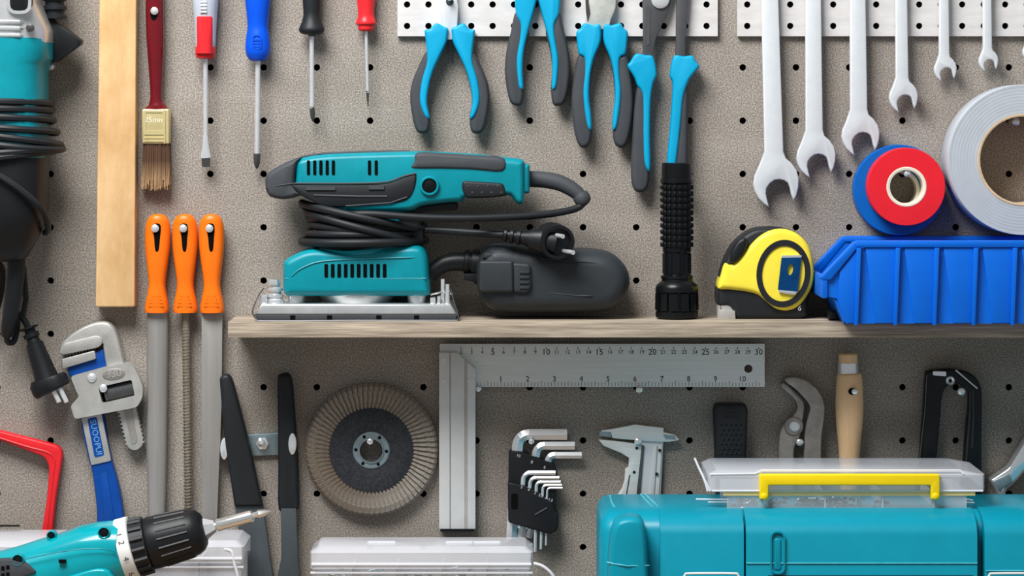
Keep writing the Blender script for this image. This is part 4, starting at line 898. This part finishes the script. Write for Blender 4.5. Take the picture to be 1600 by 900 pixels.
t.b().prism(rect(1200, 899, 1520, 960), 193, 196.4, 1).done('label_recess', BLACKP, fp)

OW = 156
TRAYM = mat('clear_tray_plastic', 'f1f2f6', 0.15, var=0.01, alpha=0.19, spec=0.7)
t = Th('organizer_box', 'flat clear organizer box with yellow handle lying on the toolbox', 'organizer box', 1320, 797, OW)
zt = CY+(796.8-CY)
b = t.b(); shell(b, 1136, 1511, 768, 797, 58, OW-2, 1.2); body = b.done('tray', TRAYM)
b = t.b(); o0 = rnd(rect(1118, -OW+6, 1506, -50), 8, 3); o1 = rnd(rect(1106, -OW, 1540, -48), 9, 3)
b.rings([[b.v(p[0], y, -p[1]) for p in o] for o, y in ((o0, 736), (o1, 742), (o1, 767))], True, False); lid = b.done('lid', CLEARL)
b = t.b(); b.tube([(1110, 741, OW), (1180, 740, OW), (1190, 735, OW-1), (1500, 735, OW-1), (1506, 741, OW)], 8, 1.5); b.tube([(1112, 767, OW), (1536, 767, OW)], 8, 1.5); b.done('lid_rib', MILKY, lid)
t.b().box(1130, 767.5, 1524, 774.5, OW-3.5, OW-.8).done('gasket', YCLEAR, body)
for x in (1200, 1290, 1380, 1460): t.b().box(x-1, 772, x+1, 795, 62, OW-4).done('divider', MILKY, body)
b = t.b(); b.prism(rnd([(1186, 740), (1467, 740), (1467, 779), (1453, 779), (1453, 757), (1200, 757), (1200, 779), (1186, 779)], 2, 2), OW-1, OW+7, 2, 3); hd = b.done('handle', YELLOWH)
for x in (1193, 1460): t.b().disc(x, 774, [(OW+5, 5), (OW+8, 5), (OW+8.6, 3.5)], 16).done('handle_pivot', YELLOWH, hd)
b = t.b(); b.tube(cr([(1086, 717, OW-8), (1093, 733, OW-6), (1101, 750, OW-3), (1106, 768, OW-2)], 4, False), 8, 1.8); b.tube([(1103, 752, OW-2), (1110, 768, OW-2)], 8, 1.6); b.done('side_latch', MILKY, lid)
for x0, y0, x1, y1 in ((1089, 783.5, 1140, 784), (1108, 788, 1140, 788), (1510, 783, 1524, 785), (1510, 788, 1526, 789)): t.b().tube([(x0, y0, OW-16), (x1, y1, OW-16)], 6, 1.4).done('hinge_wire', MILKY, body)
t = Th('loose_screws', 'small silver screws and nuts inside the yellow handled organizer', 'screws', 1320, 794, OW-6, kind='stuff', solo=True)
b = t.b()
for i in range(150):
    x = random.choice((random.uniform(1245, 1345), random.uniform(1245, 1395), random.uniform(1250, 1330), random.uniform(1150, 1230))); y = random.uniform(781, 793.5); w = random.uniform(132, OW-5); a = random.uniform(0, 6.3); L = random.uniform(4, 12)
    b.tube([(x, y, w), (x+L*math.cos(a), min(794, y+L*math.sin(a)*.4), w+random.uniform(-3, 2))], 6, random.uniform(1.2, 3))
b.done('loose_screws', mat('mixed_screw_steel', 'b4bab8', 0.3, 0.6, h2='2c3232', scale=260))

# ---------------------------------------------------------------- drill in front, lower left
DW = 165
t = Th('cordless_drill', 'teal cordless drill with black chuck and cross bit pointing up right', 'drill', 200, 858, DW)
ax = Vector((0.9655, -0.2605)); O = Vector((195, 860))
def A(s_, n_=0): p = O+ax*s_+Vector((-ax.y, ax.x))*n_; return (p.x, p.y, DW)      # along / across the spindle
def al(prof_, n=32): 
    s0, s1 = prof_[0][0], prof_[-1][0]; return A(s0), A(s1), [((s_-s0)/(s1-s0), r) for s_, r in prof_], n
bp = [(-330, 30), (-300, 42), (-250, 48), (-200, 50), (-160, 50), (-120, 52), (-85, 53), (-55, 55), (-30, 54), (-12, 51), (-4, 49.5)]
body = t.b().lathe(*al(bp, 40)).done('motor_housing', TEALDR)
# shoulder that swells over the gearbox and the upper spine
t.b().sweep([(*A(-190, -24)[:2], DW, 20, 20), (*A(-120, -22)[:2], DW, 28, 24), (*A(-60, -18)[:2], DW, 38, 28), (*A(-25, -12)[:2], DW, 40, 29), (*A(-8, -6)[:2], DW, 42, 29)], 28, 2.3).done('gearbox_shoulder', TEALDR, body)
t.b().prism(cr([(*A(-240, 26)[:2],), (*A(-160, 16)[:2],), (*A(-80, 10)[:2],), (*A(-40, 10)[:2],), (*A(-22, 22)[:2],), (*A(-40, 46)[:2],), (*A(-240, 46)[:2],)], 4), DW+15, DW+33, 4, 4, 5).done('side_panel', TEALDR, body)
R = t.b().lathe(*al([(-5, 48), (-4, 50.5), (15, 50.5), (16, 49)], 48)).done('torque_ring', WHITEP)
b = t.b(); b.lathe(*al([(14, 44), (38, 42.5), (39, 40)], 40))
for j in range(16):
    a = 2*math.pi*j/16; r0 = 43.5; c0, c1 = A(17, r0*math.cos(a)), A(37, (r0-1)*math.cos(a))
    b.tube([(c0[0], c0[1], DW+r0*.58*math.sin(a)), (c1[0], c1[1], DW+(r0-1)*.58*math.sin(a))], 6, 4)
b.done('clutch_collar', BLACKR)
ch = t.b().lathe(*al([(38, 36), (40, 40), (44, 41.5), (60, 41), (100, 38.5), (113, 36.5), (122, 32), (128, 25), (130, 18)], 40)).done('chuck', BLACKP)
b = t.b()
for j in range(18):
    a = 2*math.pi*j/18; c0, c1 = A(58, 40.2*math.cos(a)), A(106, 37.2*math.cos(a))
    b.tube([(c0[0], c0[1], DW+40.2*.575*math.sin(a)), (c1[0], c1[1], DW+37.2*.575*math.sin(a))], 6, 2.2)
b.done('chuck_flutes', BLACKP, ch, kind='stuff')
t.b().lathe(*al([(126, 19), (138, 13), (146, 9)], 6)).done('chuck_jaws', STEELB, ch)
BITM = mat('bit_steel', 'eeeeec', 0.18, 0.85, var=0.03)
bit = t.b().lathe(*al([(140, 6), (148, 6), (149, 9.2), (151, 10), (205, 9.6), (208, 7)], 20)).done('bit_holder', BITM)
b = t.b(); b.lathe(*al([(205, 5), (214, 5), (217, 7), (226, 5.6), (236, 1)], 8)); 
b.done('cross_bit', BITM)
b = t.b()
for s_, n_, tx in ((3, -30, '1'), (5, -18, '2'), (6, 8, '4'), (6, 34, '6')):
    p = A(s_, n_); w = DW+math.sqrt(max(0, 50.5**2-n_**2))*.57; b.text(tx, p[0], p[1], 9.5, w+.4, -72+ (n_*0.1), .3)
b.done('torque_numbers', INK, R, kind='stuff')
for x, y, w in ((168, 826.5, 26), (36, 867.5, 31), (83, 834, 12)):
    rr = 7 if x != 83 else 5
    s_ = t.b().disc(x, y, [(DW+w-8, rr+2.6), (DW+w, rr+2.6), (DW+w+1, rr+1.4), (DW+w-1, rr)], 20, True).done('screw_boss', TEALDR, body); t.b().disc(x, y, [(DW+w-8, rr), (DW+w-.6, rr), (DW+w, rr-2)], 16).done('screw', BLACKG, s_)
b = t.b(); b.prism(rnd([(-20, 868), (26, 866), (48, 872), (66, 886), (40, 896), (20, 925), (-30, 930)], 5, 3), DW+20, DW+31.5, 3); gp = b.done('side_vent_plate', GREYR, body)
for i in range(4):
    for j in range(2): t.b().box(-4+i*7.5, 880+j*11-i*1.6, 1+i*7.5, 886+j*11-i*1.6, DW+30, DW+32).done('vent_slot_shade', HOLE_SHADE, gp)
t.b().tube(cr([(46, 866.5, DW+29.5), (75, 860, DW+30.6), (110, 853, DW+32), (150, 849.5, DW+33), (175, 851, DW+32), (190, 857, DW+30)], 4, False), 6, .9).done('housing_seam', TEAL, body)
b = t.b(); b.box(100, 866.5, 111, 871.5, DW+30, DW+33.4); b.done('vent_slot_shade', HOLE_SHADE, body)
byd = CY+(BENCH-CY)*D/(D-DW/1000)
b = t.b(); b.sweep([(60, 880, DW, 44, 24), (40, 940, DW, 40, 21), (20, 1020, DW, 38, 20), (5, 1090, DW, 42, 22), (0, byd-60, DW, 48, 24)], 28, 2.5); b.done('handle', TEALDR)
b = t.b(); b.prism(rnd(rect(-75, byd-70, 110, byd), 10), DW-35, DW+35, 5, 4, 5, back=4); b.done('battery', BLACKP)
b = t.b(); b.prism(cr([(98, 930), (118, 935), (110, 975), (90, 990), (80, 960)], 4), DW-8, DW+8, 3); b.done('trigger', BLACKR)
